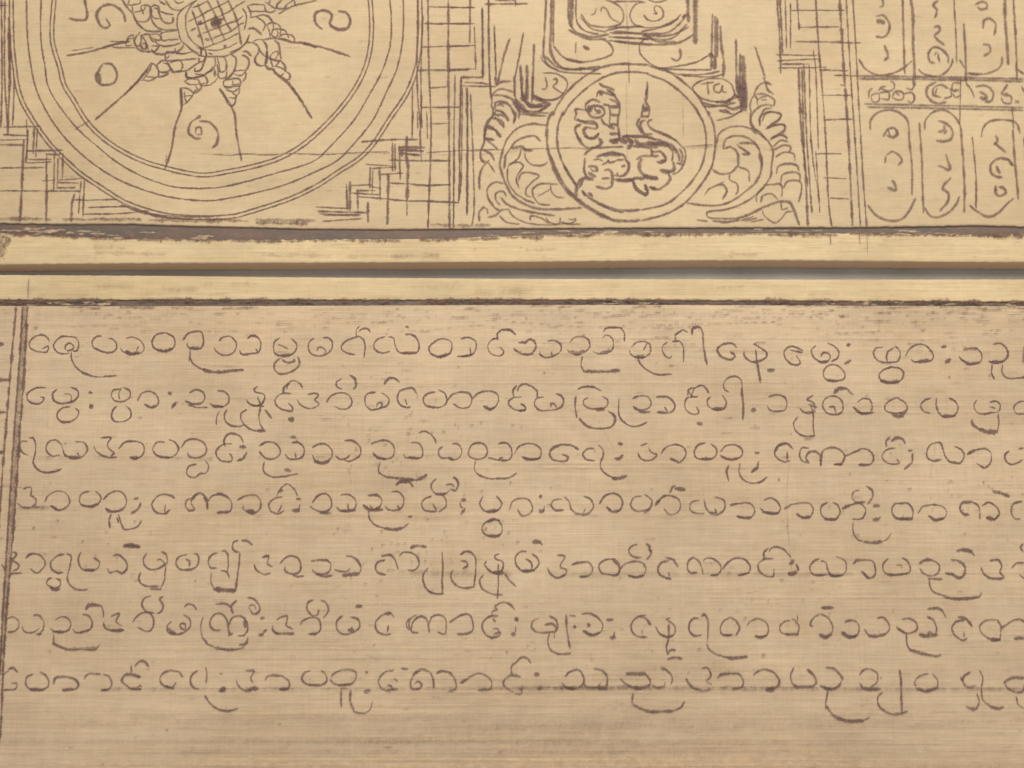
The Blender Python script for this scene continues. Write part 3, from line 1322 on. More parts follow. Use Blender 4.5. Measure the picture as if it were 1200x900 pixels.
DATA['t4'] = '''
@ 0 560 5
135,65 180,52 185,75 180,100 210,125 205,155 185,165
100,145 130,170 230,170
262,140 280,105 330,78 385,88 408,130 395,165 345,188 300,165
*1.5 298,162 340,188
525,78 480,90 465,125 480,160 530,165 575,150 592,115 560,78
*1.5 480,158 530,168 572,152
605,125 640,92 690,75 725,95 742,140 720,180 670,198 620,180
*1.6 620,178 645,198 690,192
*1.4 650,215 640,250 645,290
685,230 695,260
710,265 725,298 780,296 810,280 830,250
695,215 710,270
*1.6 788,122 808,118
*1.4 825,148 810,180 770,208
1025,118 985,98 930,102 895,140 890,165 915,200 970,208 995,185
968,160 965,205
*1.2 1120,118 1095,130 1088,165 1110,190 1140,185
*1.3 1140,180 1120,145 1140,105 1175,88 1205,115 1215,178
@ 240 560 5
*1.4 -5,115 15,145 15,180
10,160 35,110 85,95 130,110 158,150 145,195 75,202
*1.7 75,202 135,198
*1.6 70,92 100,90
188,130 240,105 300,102 328,140 315,190 275,208 225,180 225,160
*2.2 250,190 290,198
420,105 440,70 480,35 515,55 545,105
*1.4 430,80 455,72
455,110 410,118 375,155 385,190 430,210 465,190
450,160 430,200
*1.8 540,122 558,124
555,155 550,190
*2 515,188 550,190
630,145 660,105 710,92 738,120 740,170 710,195 660,192 615,165
675,205 735,205
795,98 840,95 880,125 885,165 860,190 800,192 768,168
*1.4 800,190 880,188
840,150 840,188
955,100 1010,100 1038,130 1020,170 975,185 930,155
*1.5 930,158 960,182 1040,185
970,160 980,180
1095,80 1130,78 1165,115 1160,160 1130,185 1080,185 1055,165
1130,160 1140,182
958,190 965,235 1000,275 1055,295
*1.5 1055,295 1110,300 1160,292
1160,292 1195,265
*1.5 1120,40 1150,20 1200,25 1220,50
*2 1195,225 1210,222
@ 480 560 5
155,5 130,30 130,65 160,92 210,90 235,72
*1.3 255,-5 275,5 285,40 268,70 240,65
215,38 245,35 260,50
128,105 90,120 70,150 85,185 125,195 155,190 135,150
155,92 185,95 212,125 212,165 170,198
*1.3 155,95 212,90
*2.2 308,128 325,126
295,140 300,165 312,175
*1.5 325,180 300,212
430,105 412,145 425,180 465,198 515,188 540,150 510,105
*1.5 455,195 510,190
585,185 605,135 655,118 700,130 720,175 705,205 660,220 632,185
530,250 495,242 445,258 425,295 445,330 490,342 535,325 540,280 520,245
*1.4 460,258 500,242
*1.5 465,338 525,338
*1.7 765,105 770,108
*2.2 765,190 785,188
790,165 780,200 760,202
890,122 845,130 832,160 850,185 905,188
910,108 935,140 950,185 990,212 1045,208 1078,165 1060,125 1020,105
*1.4 970,208 1030,212
1030,180 1015,208
1112,150 1145,105 1190,90 1230,105 1248,150 1230,190 1200,200 1155,170
*1.5 1155,170 1180,195 1230,190
@ 720 560 5
160,105 115,115 95,155 120,190 170,192 210,175 218,130 175,95
*1.3 175,205 210,180
*1.5 240,160 262,130
250,150 285,110 335,105 375,125 388,165 365,205 320,212 290,180
*1.4 325,85 340,55 355,48
*1.8 358,62 412,68
500,130 450,145 445,185 480,208 525,208
525,125 535,170 560,205 610,212 645,180 640,130 590,112
*1.5 560,205 600,212
590,180 600,205
*1.4 680,160 720,150
720,150 795,150 822,185 805,228 770,235 720,225
*1.6 720,225 765,235 800,230
875,130 920,118 960,145 972,185 950,208 890,205 855,180
*1.4 870,200 960,208
*1.4 998,180 1040,155
1040,155 1095,145 1145,150 1165,185 1145,228 1110,232 1070,212
*1.6 1070,212 1105,232 1145,228
@ 960 560 5
50,142 15,165 10,205 40,240 95,240 122,205 110,160 78,142
*1.5 35,242 98,242
*1.4 135,178 185,158
185,158 235,148 270,180 262,225 235,242 195,240
235,70 205,80 192,110 215,140 268,140
*1.4 278,48 312,75 312,115 285,150
*1.8 320,165 352,162
*2 320,245 345,242
358,225 345,245
200,260 198,310 220,355 265,375
*1.6 265,375 320,378 370,374
370,374 400,355 420,325
500,148 445,152 425,185 445,228 490,240 540,235 550,195 530,155 500,142
*1.6 475,238 545,238
580,205 605,168
*1.4 605,165 660,155
660,155 720,165 748,200 730,235 680,245 640,220
*1.6 645,225 680,245 730,235
*1.4 880,215 845,210 825,180 840,145 900,140
900,140 935,165 942,240
955,160 995,142 1035,165 1055,205 1030,240 980,228
*1.8 985,232 1030,240 1050,220
*1.6 1018,78 1060,85 1112,108
1190,135 1140,150 1125,190 1145,235 1178,240
'''
DATA['t5'] = '''
@ 0 625 5
75,108 95,120 75,155 110,185 105,205 75,220
10,180 25,210
*1.3 65,235 125,232
150,145 175,122 230,125 265,170 250,205 215,232 178,205
370,228 335,230 300,205 300,165 335,132 375,122
390,118 415,130 412,180 398,235 395,275 425,315 460,330 512,328
330,262 352,275 352,305 325,320 290,308 272,290 285,265 302,260
*1.4 295,318 320,330 350,326
475,110 460,140 465,185 490,212 540,215 572,205 582,170 550,142
*1.3 500,212 550,215
660,130 695,125 735,160 745,195 720,230 690,220 640,228 630,205
*1.4 690,225 715,236 745,205
*1.6 725,75 765,65 818,80
*1.6 740,74 800,76
860,115 840,150 850,190 890,212 945,195 980,165 970,120 945,105
920,155 940,150 965,175 968,220 960,280 940,320
825,225 812,265 830,295 870,310 935,308
*1.7 885,324 940,326
1095,122 1050,135 1030,170 1050,205 1100,212 1150,195 1165,150 1155,122 1135,118
*1.4 1090,150 1110,165 1108,190
@ 240 625 5
75,110 35,130 20,165 35,200 70,202
*1.2 100,105 115,100 132,120 138,170 132,220
95,215 125,222 145,258
*1.3 205,110 200,180 190,255 180,330
38,230 36,280 55,325
*1.8 55,325 110,330 178,335
195,40 170,50 162,80 180,105 200,108
*1.4 220,42 250,45 275,65
335,140 372,130 370,155 365,175 395,195
290,180 300,210 345,238 385,232
440,175 475,140 510,130 545,145 562,185 552,225 510,235 470,215 470,195
*1.2 515,240 540,252 578,248
622,160 670,155 720,158 738,185 725,225 690,238 640,225 630,210
*1.3 650,235 700,250 745,245
*1.2 828,130 865,135 900,165 915,205 905,232
*1.8 810,245 850,240 900,234
760,210 790,220 835,220 850,202
*1.2 1035,130 1090,125 1115,155 1132,208
1055,155 1015,165 1000,195 1010,225 1060,242
1140,130 1160,110 1200,110 1240,130 1255,180 1225,215 1190,212
@ 480 625 5
*1.7 8,82 30,72 95,76
*1.2 190,108 195,200 190,280 195,352
108,200 80,240 82,290 110,335 150,352 200,352
300,125 320,108 355,108 385,140 388,200 378,315
300,160 330,165 340,185 312,205
*1.2 255,215 240,250 260,290 310,318 378,312
525,118 498,130 510,150 545,165 545,205 510,235 465,215 440,180 450,160
*1.8 490,228 550,230
520,180 520,300 515,380
*1.2 432,240 410,275 425,320 470,350 545,360
560,235 585,275 622,308
685,105 650,105 620,140 630,190 670,222 730,210 758,175 745,140 715,118
*1.3 660,218 730,215
680,148 712,170 715,205
*2 725,48 765,50
765,50 778,68
865,125 910,135 890,170 885,195 920,215 915,240
808,200 825,235 865,260 915,240
*1.2 950,182 995,170 1050,170 1072,205 1060,240 1010,255
*1.8 1000,252 1025,255
1205,150 1145,155 1110,185 1120,225 1160,240 1220,240 1232,205 1215,180 1190,155
@ 720 625 5
-5,150 20,170 30,205 15,238 -5,242
30,215 60,180 110,165 165,172 185,210 170,245 120,255 78,240
*1.4 85,250 130,256 165,248
135,62 100,75 85,105 110,135 160,140
*1.3 185,60 205,75 205,95 218,102 205,135 190,150
*1.2 320,160 275,170 255,210 265,240 305,260
*1.3 302,262 330,265
318,228 322,250
*1.2 302,140 345,155 372,195
*1.2 465,138 435,160 428,205 445,230 485,230
465,140 500,170 520,235
520,160 545,142 590,155 625,195 612,235 565,245
*1.4 565,245 605,245
635,210 660,175 700,148 755,148 795,190 785,228 730,245
*1.4 725,245 770,236
930,148 880,150 842,180 850,220 885,248 930,250 935,208
*1.2 880,150 875,115 900,85
905,110 915,90 945,78 985,90 1035,138
*2 1030,178 1050,160
1065,180 1080,212
*1.8 1020,235 1055,232 1078,212
1200,148 1165,165 1145,205 1160,235 1205,245 1250,240
@ 960 625 5
10,160 40,170 50,215 75,245 130,245 155,220 155,165 130,145 100,135
*1.4 60,240 80,246 140,242
-20,248 20,245
*1.3 200,175 220,158 260,155
260,155 310,160 330,205 325,245 290,262 250,222
*1.5 250,222 290,260
405,145 375,180 378,220 410,240 480,238 530,225 530,185 510,155 485,142
455,185 480,185 485,200
*1.3 400,240 490,240
*1.4 590,175 620,155 660,155
660,155 700,180 700,225 660,248 615,235 590,205
*1.3 640,262 720,268
645,265 650,310 670,340 720,362
*1.5 720,362 775,380 860,380 940,370
940,370 952,348
*1.4 775,152 810,158 850,185 855,215 845,250
*1.6 845,250 815,260 785,240 740,232
*2 810,102 850,96 892,104
892,104 910,130
1000,158 1050,155 1070,190 1060,225 1085,255
*1.3 950,200 965,235 1010,262 1085,260
1130,200 1155,175 1200,170
1195,60 1180,80 1195,105
1175,240 1200,262
'''
DATA['t6'] = '''
@ 0 695 5
40,148 75,138 108,165 105,205 75,225 45,228
195,130 225,128 255,165 255,205 230,245
*1.6 215,240 238,240
128,195 145,225 195,228 230,205
325,155 350,140 390,142 415,175 405,210 370,228 320,222 290,205
*1.4 310,225 370,228
485,125 520,132 540,175 530,210 500,225 440,228 425,210
*1.5 470,228 520,215
315,245 315,295
*1.3 310,295 360,318 400,330
*1.7 400,330 480,326 565,325
565,325 582,302
*1.4 500,95 520,70 560,68 595,75
595,75 605,110 605,140
650,135 700,118 680,165 715,190
605,170 615,200 665,220 725,215
*1.3 645,216 725,216
775,168 815,125 870,112 895,140 900,180 885,215 855,222 805,198
885,15 845,30 832,65 855,105 905,115
*1.2 955,20 935,30 955,70 945,105 920,120
1005,165 980,190 985,225 1040,240 1090,220 1115,190 1110,150 1075,125
*1.4 980,205 1030,238
1080,215 1055,195 1060,178 1085,180 1085,215
1080,78 1105,62 1135,72 1152,98
1190,140 1178,180 1180,240 1192,278
@ 240 695 5
92,215 55,215 32,190 35,150 65,120 100,122 128,155 138,205 145,245
140,190 155,150 190,132 230,145 250,180 250,215 230,245 195,248
*2.6 235,165 238,195
*1.4 140,245 162,235
*1.4 65,62 120,62 155,78
*1.2 185,42 155,75 165,115
250,25 290,35 322,80 315,110 285,120 258,85
258,85 262,72 290,70 300,95
-5,265 15,295 60,318
*1.4 60,318 120,328 180,328 232,315
*1.4 205,302 240,295 252,262
*2 330,145 345,145
*1.4 360,215 340,235
*2.2 320,242 338,242
420,155 450,138 482,135 480,165 475,185 515,210
395,190 400,220 430,238
*1.5 415,236 520,236
560,185 575,160 625,142 665,150 680,195 665,230 610,238
*1.5 610,238 650,238
635,40 602,55 600,95 630,130 660,125 668,95
*1.2 682,40 705,50 725,90 715,120 692,142
805,132 772,165 775,210 805,238 860,232 905,200 900,155 855,138
*2 845,215 868,215
*1.8 888,76 918,76
1110,140 1085,115 1040,128 1002,165 1005,215 1050,242 1090,240
1075,190 1070,225
*1.4 1055,120 1090,118
1210,145 1188,160 1185,200 1205,215
@ 480 695 5
40,125 10,145 -5,175 5,215
50,232 15,225 15,180 45,142 85,138 105,165 115,232
115,180 130,140 170,125 205,145 215,190 205,238 165,228
*1.2 235,170 270,145
270,145 320,122 355,130 372,195 365,225
*1.3 365,225 330,238 282,238
518,132 470,135 430,170 425,205 445,240
*1.3 445,245 480,258 525,250
525,250 532,230 495,238
490,210 515,208 525,225
485,130 485,105 515,95
515,95 500,80 545,52 590,65 618,98
490,150 500,165
*1.6 620,152 632,152
622,195 620,225
*2.4 602,238 614,240
755,148 725,160 715,195 740,225 800,230 850,225
*1.3 820,132 855,155 868,195 850,230
*1.3 795,185 840,180 860,205
820,235 810,280 825,330 870,355 945,352
*1.6 918,130 920,200
*1.3 920,200 930,260 940,320
850,235 848,262
*1.2 940,130 970,135
1008,122 1050,118 1100,140 1132,190 1115,230 1070,245 1018,222
*1.5 1018,222 1070,245 1110,232
*1.8 1158,155 1188,155
*2.2 1180,260 1202,262
1200,228 1195,255
*1.5 965,195 970,200
*1.5 1045,182 1052,190
@ 720 695 5
185,130 135,140 98,185 105,225 135,252 190,258
*1.3 145,138 180,145 212,185
162,215 162,238
240,195 265,235 310,255 350,240 355,200 335,175 305,155
*1.4 265,238 315,258 345,245
300,155 325,145
*1.2 318,180 318,260 305,310 312,360
*1.3 312,360 328,335 355,335
*1.6 312,388 350,376 392,384
495,148 460,150 438,185 440,225 470,250 510,245
*1.2 512,135 525,122 545,150 548,230 545,280
540,295 555,330 590,355 640,372
*1.7 640,372 690,380 775,374
680,140 640,165 620,205 630,240 680,248
680,140 715,165 732,205 710,248
*1.3 640,246 690,246
778,190 795,165 850,150 890,175 902,215 885,250 825,252
*1.6 825,252 860,260 890,248
1030,160 990,170 968,200 980,230 1030,245
*1.5 1005,240 1075,242
1040,150 1065,165 1082,200 1072,245
1075,130 1072,160
1200,122 1165,145 1148,185 1165,195
@ 960 695 5
*1.5 15,84 80,84
5,120 40,135 75,180 75,225 40,255
*1.7 5,242 40,258 72,242
150,170 170,160 215,165 235,200 220,245 175,255 130,225
*1.7 135,232 180,256 222,248
340,145 370,140 400,165 412,210 385,240
*1.6 385,240 330,252 290,248
290,248 265,210
485,150 530,148 570,175 572,212 520,235 475,215 452,195
*1.4 460,208 510,235
510,240 515,300 530,330
*1.6 530,330 600,352 680,370
*1.5 680,370 712,362
635,135 670,160 688,205 680,240
*1.8 590,240 630,250 690,242
*2 640,232 662,235
*1.5 640,92 690,86 720,98
720,98 742,138
*1.4 850,155 800,165
800,165 778,200 795,245 845,275 868,262
*1.2 815,140 850,142 895,190
848,225 850,255
1045,155 980,160 942,190 955,235 1010,270 1060,272
*1.5 1010,270 1060,272
1045,155 1065,195 1060,270
*1.4 1065,205 1100,182
1100,182 1150,152 1195,160 1220,200 1205,245
*1.6 1145,265 1200,262
'''
DATA['t7'] = '''
@ 0 770 5
20,100 50,82
45,70 75,62 105,90
68,150 98,155 92,185 20,192
195,98 160,115 150,155 175,185 245,190 285,165 275,115 235,85
*1.5 175,188 255,190
*1.4 315,155 325,122 390,115
390,115 440,130 460,160 445,185 368,192
*1.6 368,192 430,188
495,125 515,98 590,98
605,98 640,115 655,155 640,185 595,195
*1.6 595,195 625,190
*1.4 820,115 760,98 730,105
730,105 712,135 740,165 770,185 825,188
828,185 825,165 805,178
*1.3 765,182 825,188
770,90 768,48
*1.4 790,52 815,25 845,25 872,55
1048,85 990,78 945,105 938,140 965,170 1010,180
*1.4 970,170 1015,182
1010,182 1030,150
1050,85 1070,115
1155,80 1120,110 1118,150 1140,182 1165,185
@ 240 770 5
5,60 12,100 8,150
0,225 40,280 90,308 140,315 195,300
*1.2 92,98 100,98
*2 88,195 118,185
240,78 290,80 268,125 285,150
182,130 195,165 235,195 270,195
*2 255,186 310,184
*1.2 355,130 375,108 450,108
450,108 492,140 490,180 440,188
*1.8 440,187 490,185
620,75 580,95 570,130 600,158 660,165
*1.6 610,160 680,164
680,164 715,140 705,95 682,78
740,110 780,82 850,72 885,90 880,135 850,158 790,162 745,145 738,125
*1.4 785,162 850,158
800,180 832,182
*1.3 800,185 798,240 800,290
*1.3 855,195 850,250 875,320
875,320 920,328 965,310 985,255
*1.5 945,86 952,90
*2.6 940,200 965,196
1105,75 1050,90 1018,140 1035,180 1080,200
*1.6 1070,195 1128,186
1110,125 1128,138
1070,165 1090,165 1100,185
1152,65 1190,70
@ 480 770 5
*1.2 115,85 75,70 30,95 5,150 15,185 60,185
60,185 72,160 50,140 30,155
120,90 140,130 142,178
*1.4 138,130 142,175
155,95 180,82 230,88 265,130 270,185 225,202
*1.3 298,150 340,125
340,125 395,95 445,105 482,150 470,185 402,195
*1.3 402,195 450,190
*1.3 648,115 600,105 560,125
560,125 548,155 580,190 610,205
*1.2 618,212 655,212 655,180
*1.3 600,100 598,50 625,30
625,30 660,0 690,8 710,35
*1.8 735,100 755,100
*2.4 755,182 775,182
908,115 940,85 980,72 1010,95 1020,145 985,182 925,180 890,150
*1.4 910,175 960,184
*1.3 1080,65 1125,78 1155,110 1155,180
*1.7 1105,182 1155,182
1020,150 1040,175 1100,175 1122,150
@ 720 770 5
*2 72,97 180,97
180,97 212,140 205,165
*1.9 205,165 150,182 115,180
115,180 65,155 35,125
*1.8 275,62 300,72
300,72 330,100 340,130 330,160
220,165 250,178 290,170 298,145
*1.2 110,215 105,270 145,298
*1.6 145,298 200,318 340,316
340,316 390,295 410,262
512,65 545,62 565,110 540,140 570,160
*1.3 420,125 445,165 480,190
*1.6 480,190 520,198 560,190
*1.5 605,125 620,105 680,95
680,95 730,100 755,140 745,175 690,188
815,105 845,80 890,72 940,95 968,135
*1.7 968,135 955,170 915,190
*2.2 892,188 930,188
1050,60 1032,110 1045,155 1075,178
*1.5 1055,176 1160,172
*1.3 1130,70 1170,110 1182,150 1160,175
@ 960 770 5
*1.5 38,60 80,65 120,100 138,130
138,130 110,165 75,185 5,168
*1.7 30,182 85,186 125,160
50,195 35,280
*1.6 38,285 90,345 180,375 260,370
260,370 295,352
235,105 260,75 300,70 340,95 335,150 300,175
235,150 255,180
*1.7 255,182 300,188 355,185
*1.5 472,75 480,150
*1.5 480,120 480,220 485,330
372,205 345,230 345,275 380,315 430,335
*1.3 430,335 480,330 515,318
640,95 590,110 560,145 570,180
*1.6 570,182 630,198 690,180
690,180 695,140 665,98
*1.3 885,88 850,110 842,140 870,175 918,168
*1.5 830,120 842,140
940,75 958,120 950,190 960,250 1000,285
*1.5 1000,288 1050,300 1078,292
925,215 938,260 920,300
*1.8 862,290 890,302 925,300
*1.5 1200,122 1130,120 1085,145
1085,145 1100,175 1150,205 1190,200 1200,160
1155,230 1165,275 1200,300
'''
DATA['table'] = '''
@ 900 0 3.2133
*1.2 340,285 700,290 960,296
*1.2 345,295 700,299 960,305
365,390 700,398 960,404
375,402 700,408 960,414
@ 980 0 5.4545
*1.2 425,-60 425,0 430,200 438,470
*1.7 480,-60 480,0 490,100 492,290 500,440 495,540
755,-60 755,30 765,200 770,400
*1.4 815,150 825,300 830,520
*1.8 1078,-20 1080,110 1090,250 1100,410
*1.2 1135,-20 1135,30 1148,250 1155,510
*1.2 145,375 180,430 240,470 300,478 400,450 490,385
*1.2 525,440 560,470 640,485 700,460 740,400 745,375
*1.2 840,468 950,470 1030,440 1060,400 1060,360
1160,440 1200,470
790,380 820,430
@ 980 80 4.736
*1.2 190,340 190,290 230,245 290,230 350,245 395,290 405,400 420,540 420,700
*1.4 175,760 230,820 310,845 370,830 410,780 440,720
*1.2 490,340 495,290 540,240 600,232 650,260 685,310
*1.3 460,300 475,500 478,640 485,800
*1.4 690,320 705,520 712,660 710,800
*1.3 490,770 520,815 560,825 620,800 660,760 685,710
*1.2 805,380 815,330 850,295 940,285 1000,305 1020,360
755,380 775,600 775,780
*1.4 980,340 990,500 1005,660 1010,725
*1.3 740,760 790,800 850,822 900,800 950,750 985,720
1042,380 1060,700
*0.7 690,50 685,320
*0.8 975,210 985,340
180,160 185,120 200,110
195,150 235,140 235,180 205,185 195,150
235,120 255,100 275,100
240,135 290,130 290,170 250,165
245,110 290,125 320,110 320,80 300,70
*1.3 310,155 330,125 370,135 370,165 340,175 310,160
330,130 350,150
375,140 420,135 435,165 420,190 395,180
390,110 420,115 440,80
*1.4 555,75 510,100 500,140 530,180 570,195 610,185
*1.3 620,110 580,90 540,110 540,145 580,160
560,110 550,140
600,165 640,150 630,110
*1.3 690,80 650,80 645,120 680,120
650,140 660,160 690,150
720,80 750,120 765,160
*1.3 775,100 830,95 870,130 860,180 825,185
*2 800,130 830,150 830,170 800,160
*1.4 950,90 920,140 950,140
*1.2 915,160 930,190 970,190 965,150 930,150
*2 1000,185 1010,185
1030,100 1042,130
'''
DATA['tnum'] = '''
@ 980 80 4.736
*1.5 260,375 290,335 320,330 340,360 320,380 280,370
285,340 300,370
*1.4 270,520 275,485
*1.2 280,480 310,462 340,475 365,510 345,535
*1.6 285,660 330,675 325,640 310,620
*1.3 565,290 610,305 645,350 640,385 600,405 555,400
*1.8 570,350 595,345 600,320
600,360 615,345
*1.6 610,480 630,560 570,540
*1.4 635,605 590,665 620,690 620,735 575,790
*1.3 885,375 895,400 875,420
*1.3 880,415 940,465
*1.3 985,540 950,505 900,500 860,530 860,580 890,600 920,605
*1.6 890,545 905,580
*1.4 885,650 885,690 905,708 940,690 925,660 900,660
@ 980 0 5.4545
*1.3 295,-10 300,35 280,42
*1.3 255,100 300,95 340,150 330,210 300,235 255,230
*2.4 265,130 305,140
*1.6 310,290 330,360 310,380
*1.4 650,0 620,30 645,60 630,110
*1.4 625,170 655,165 660,195 630,225 690,285
*1.3 715,400 715,360 670,310 620,300 590,340 600,390 630,400
*1.3 650,340 660,390
630,350 640,330
*1.3 890,25 920,10 960,15 965,45 920,55 905,40
*1.5 940,175 945,125
*1.3 945,125 980,115 1020,150 1010,220
*1.4 940,280 975,285 985,325 945,355
'''
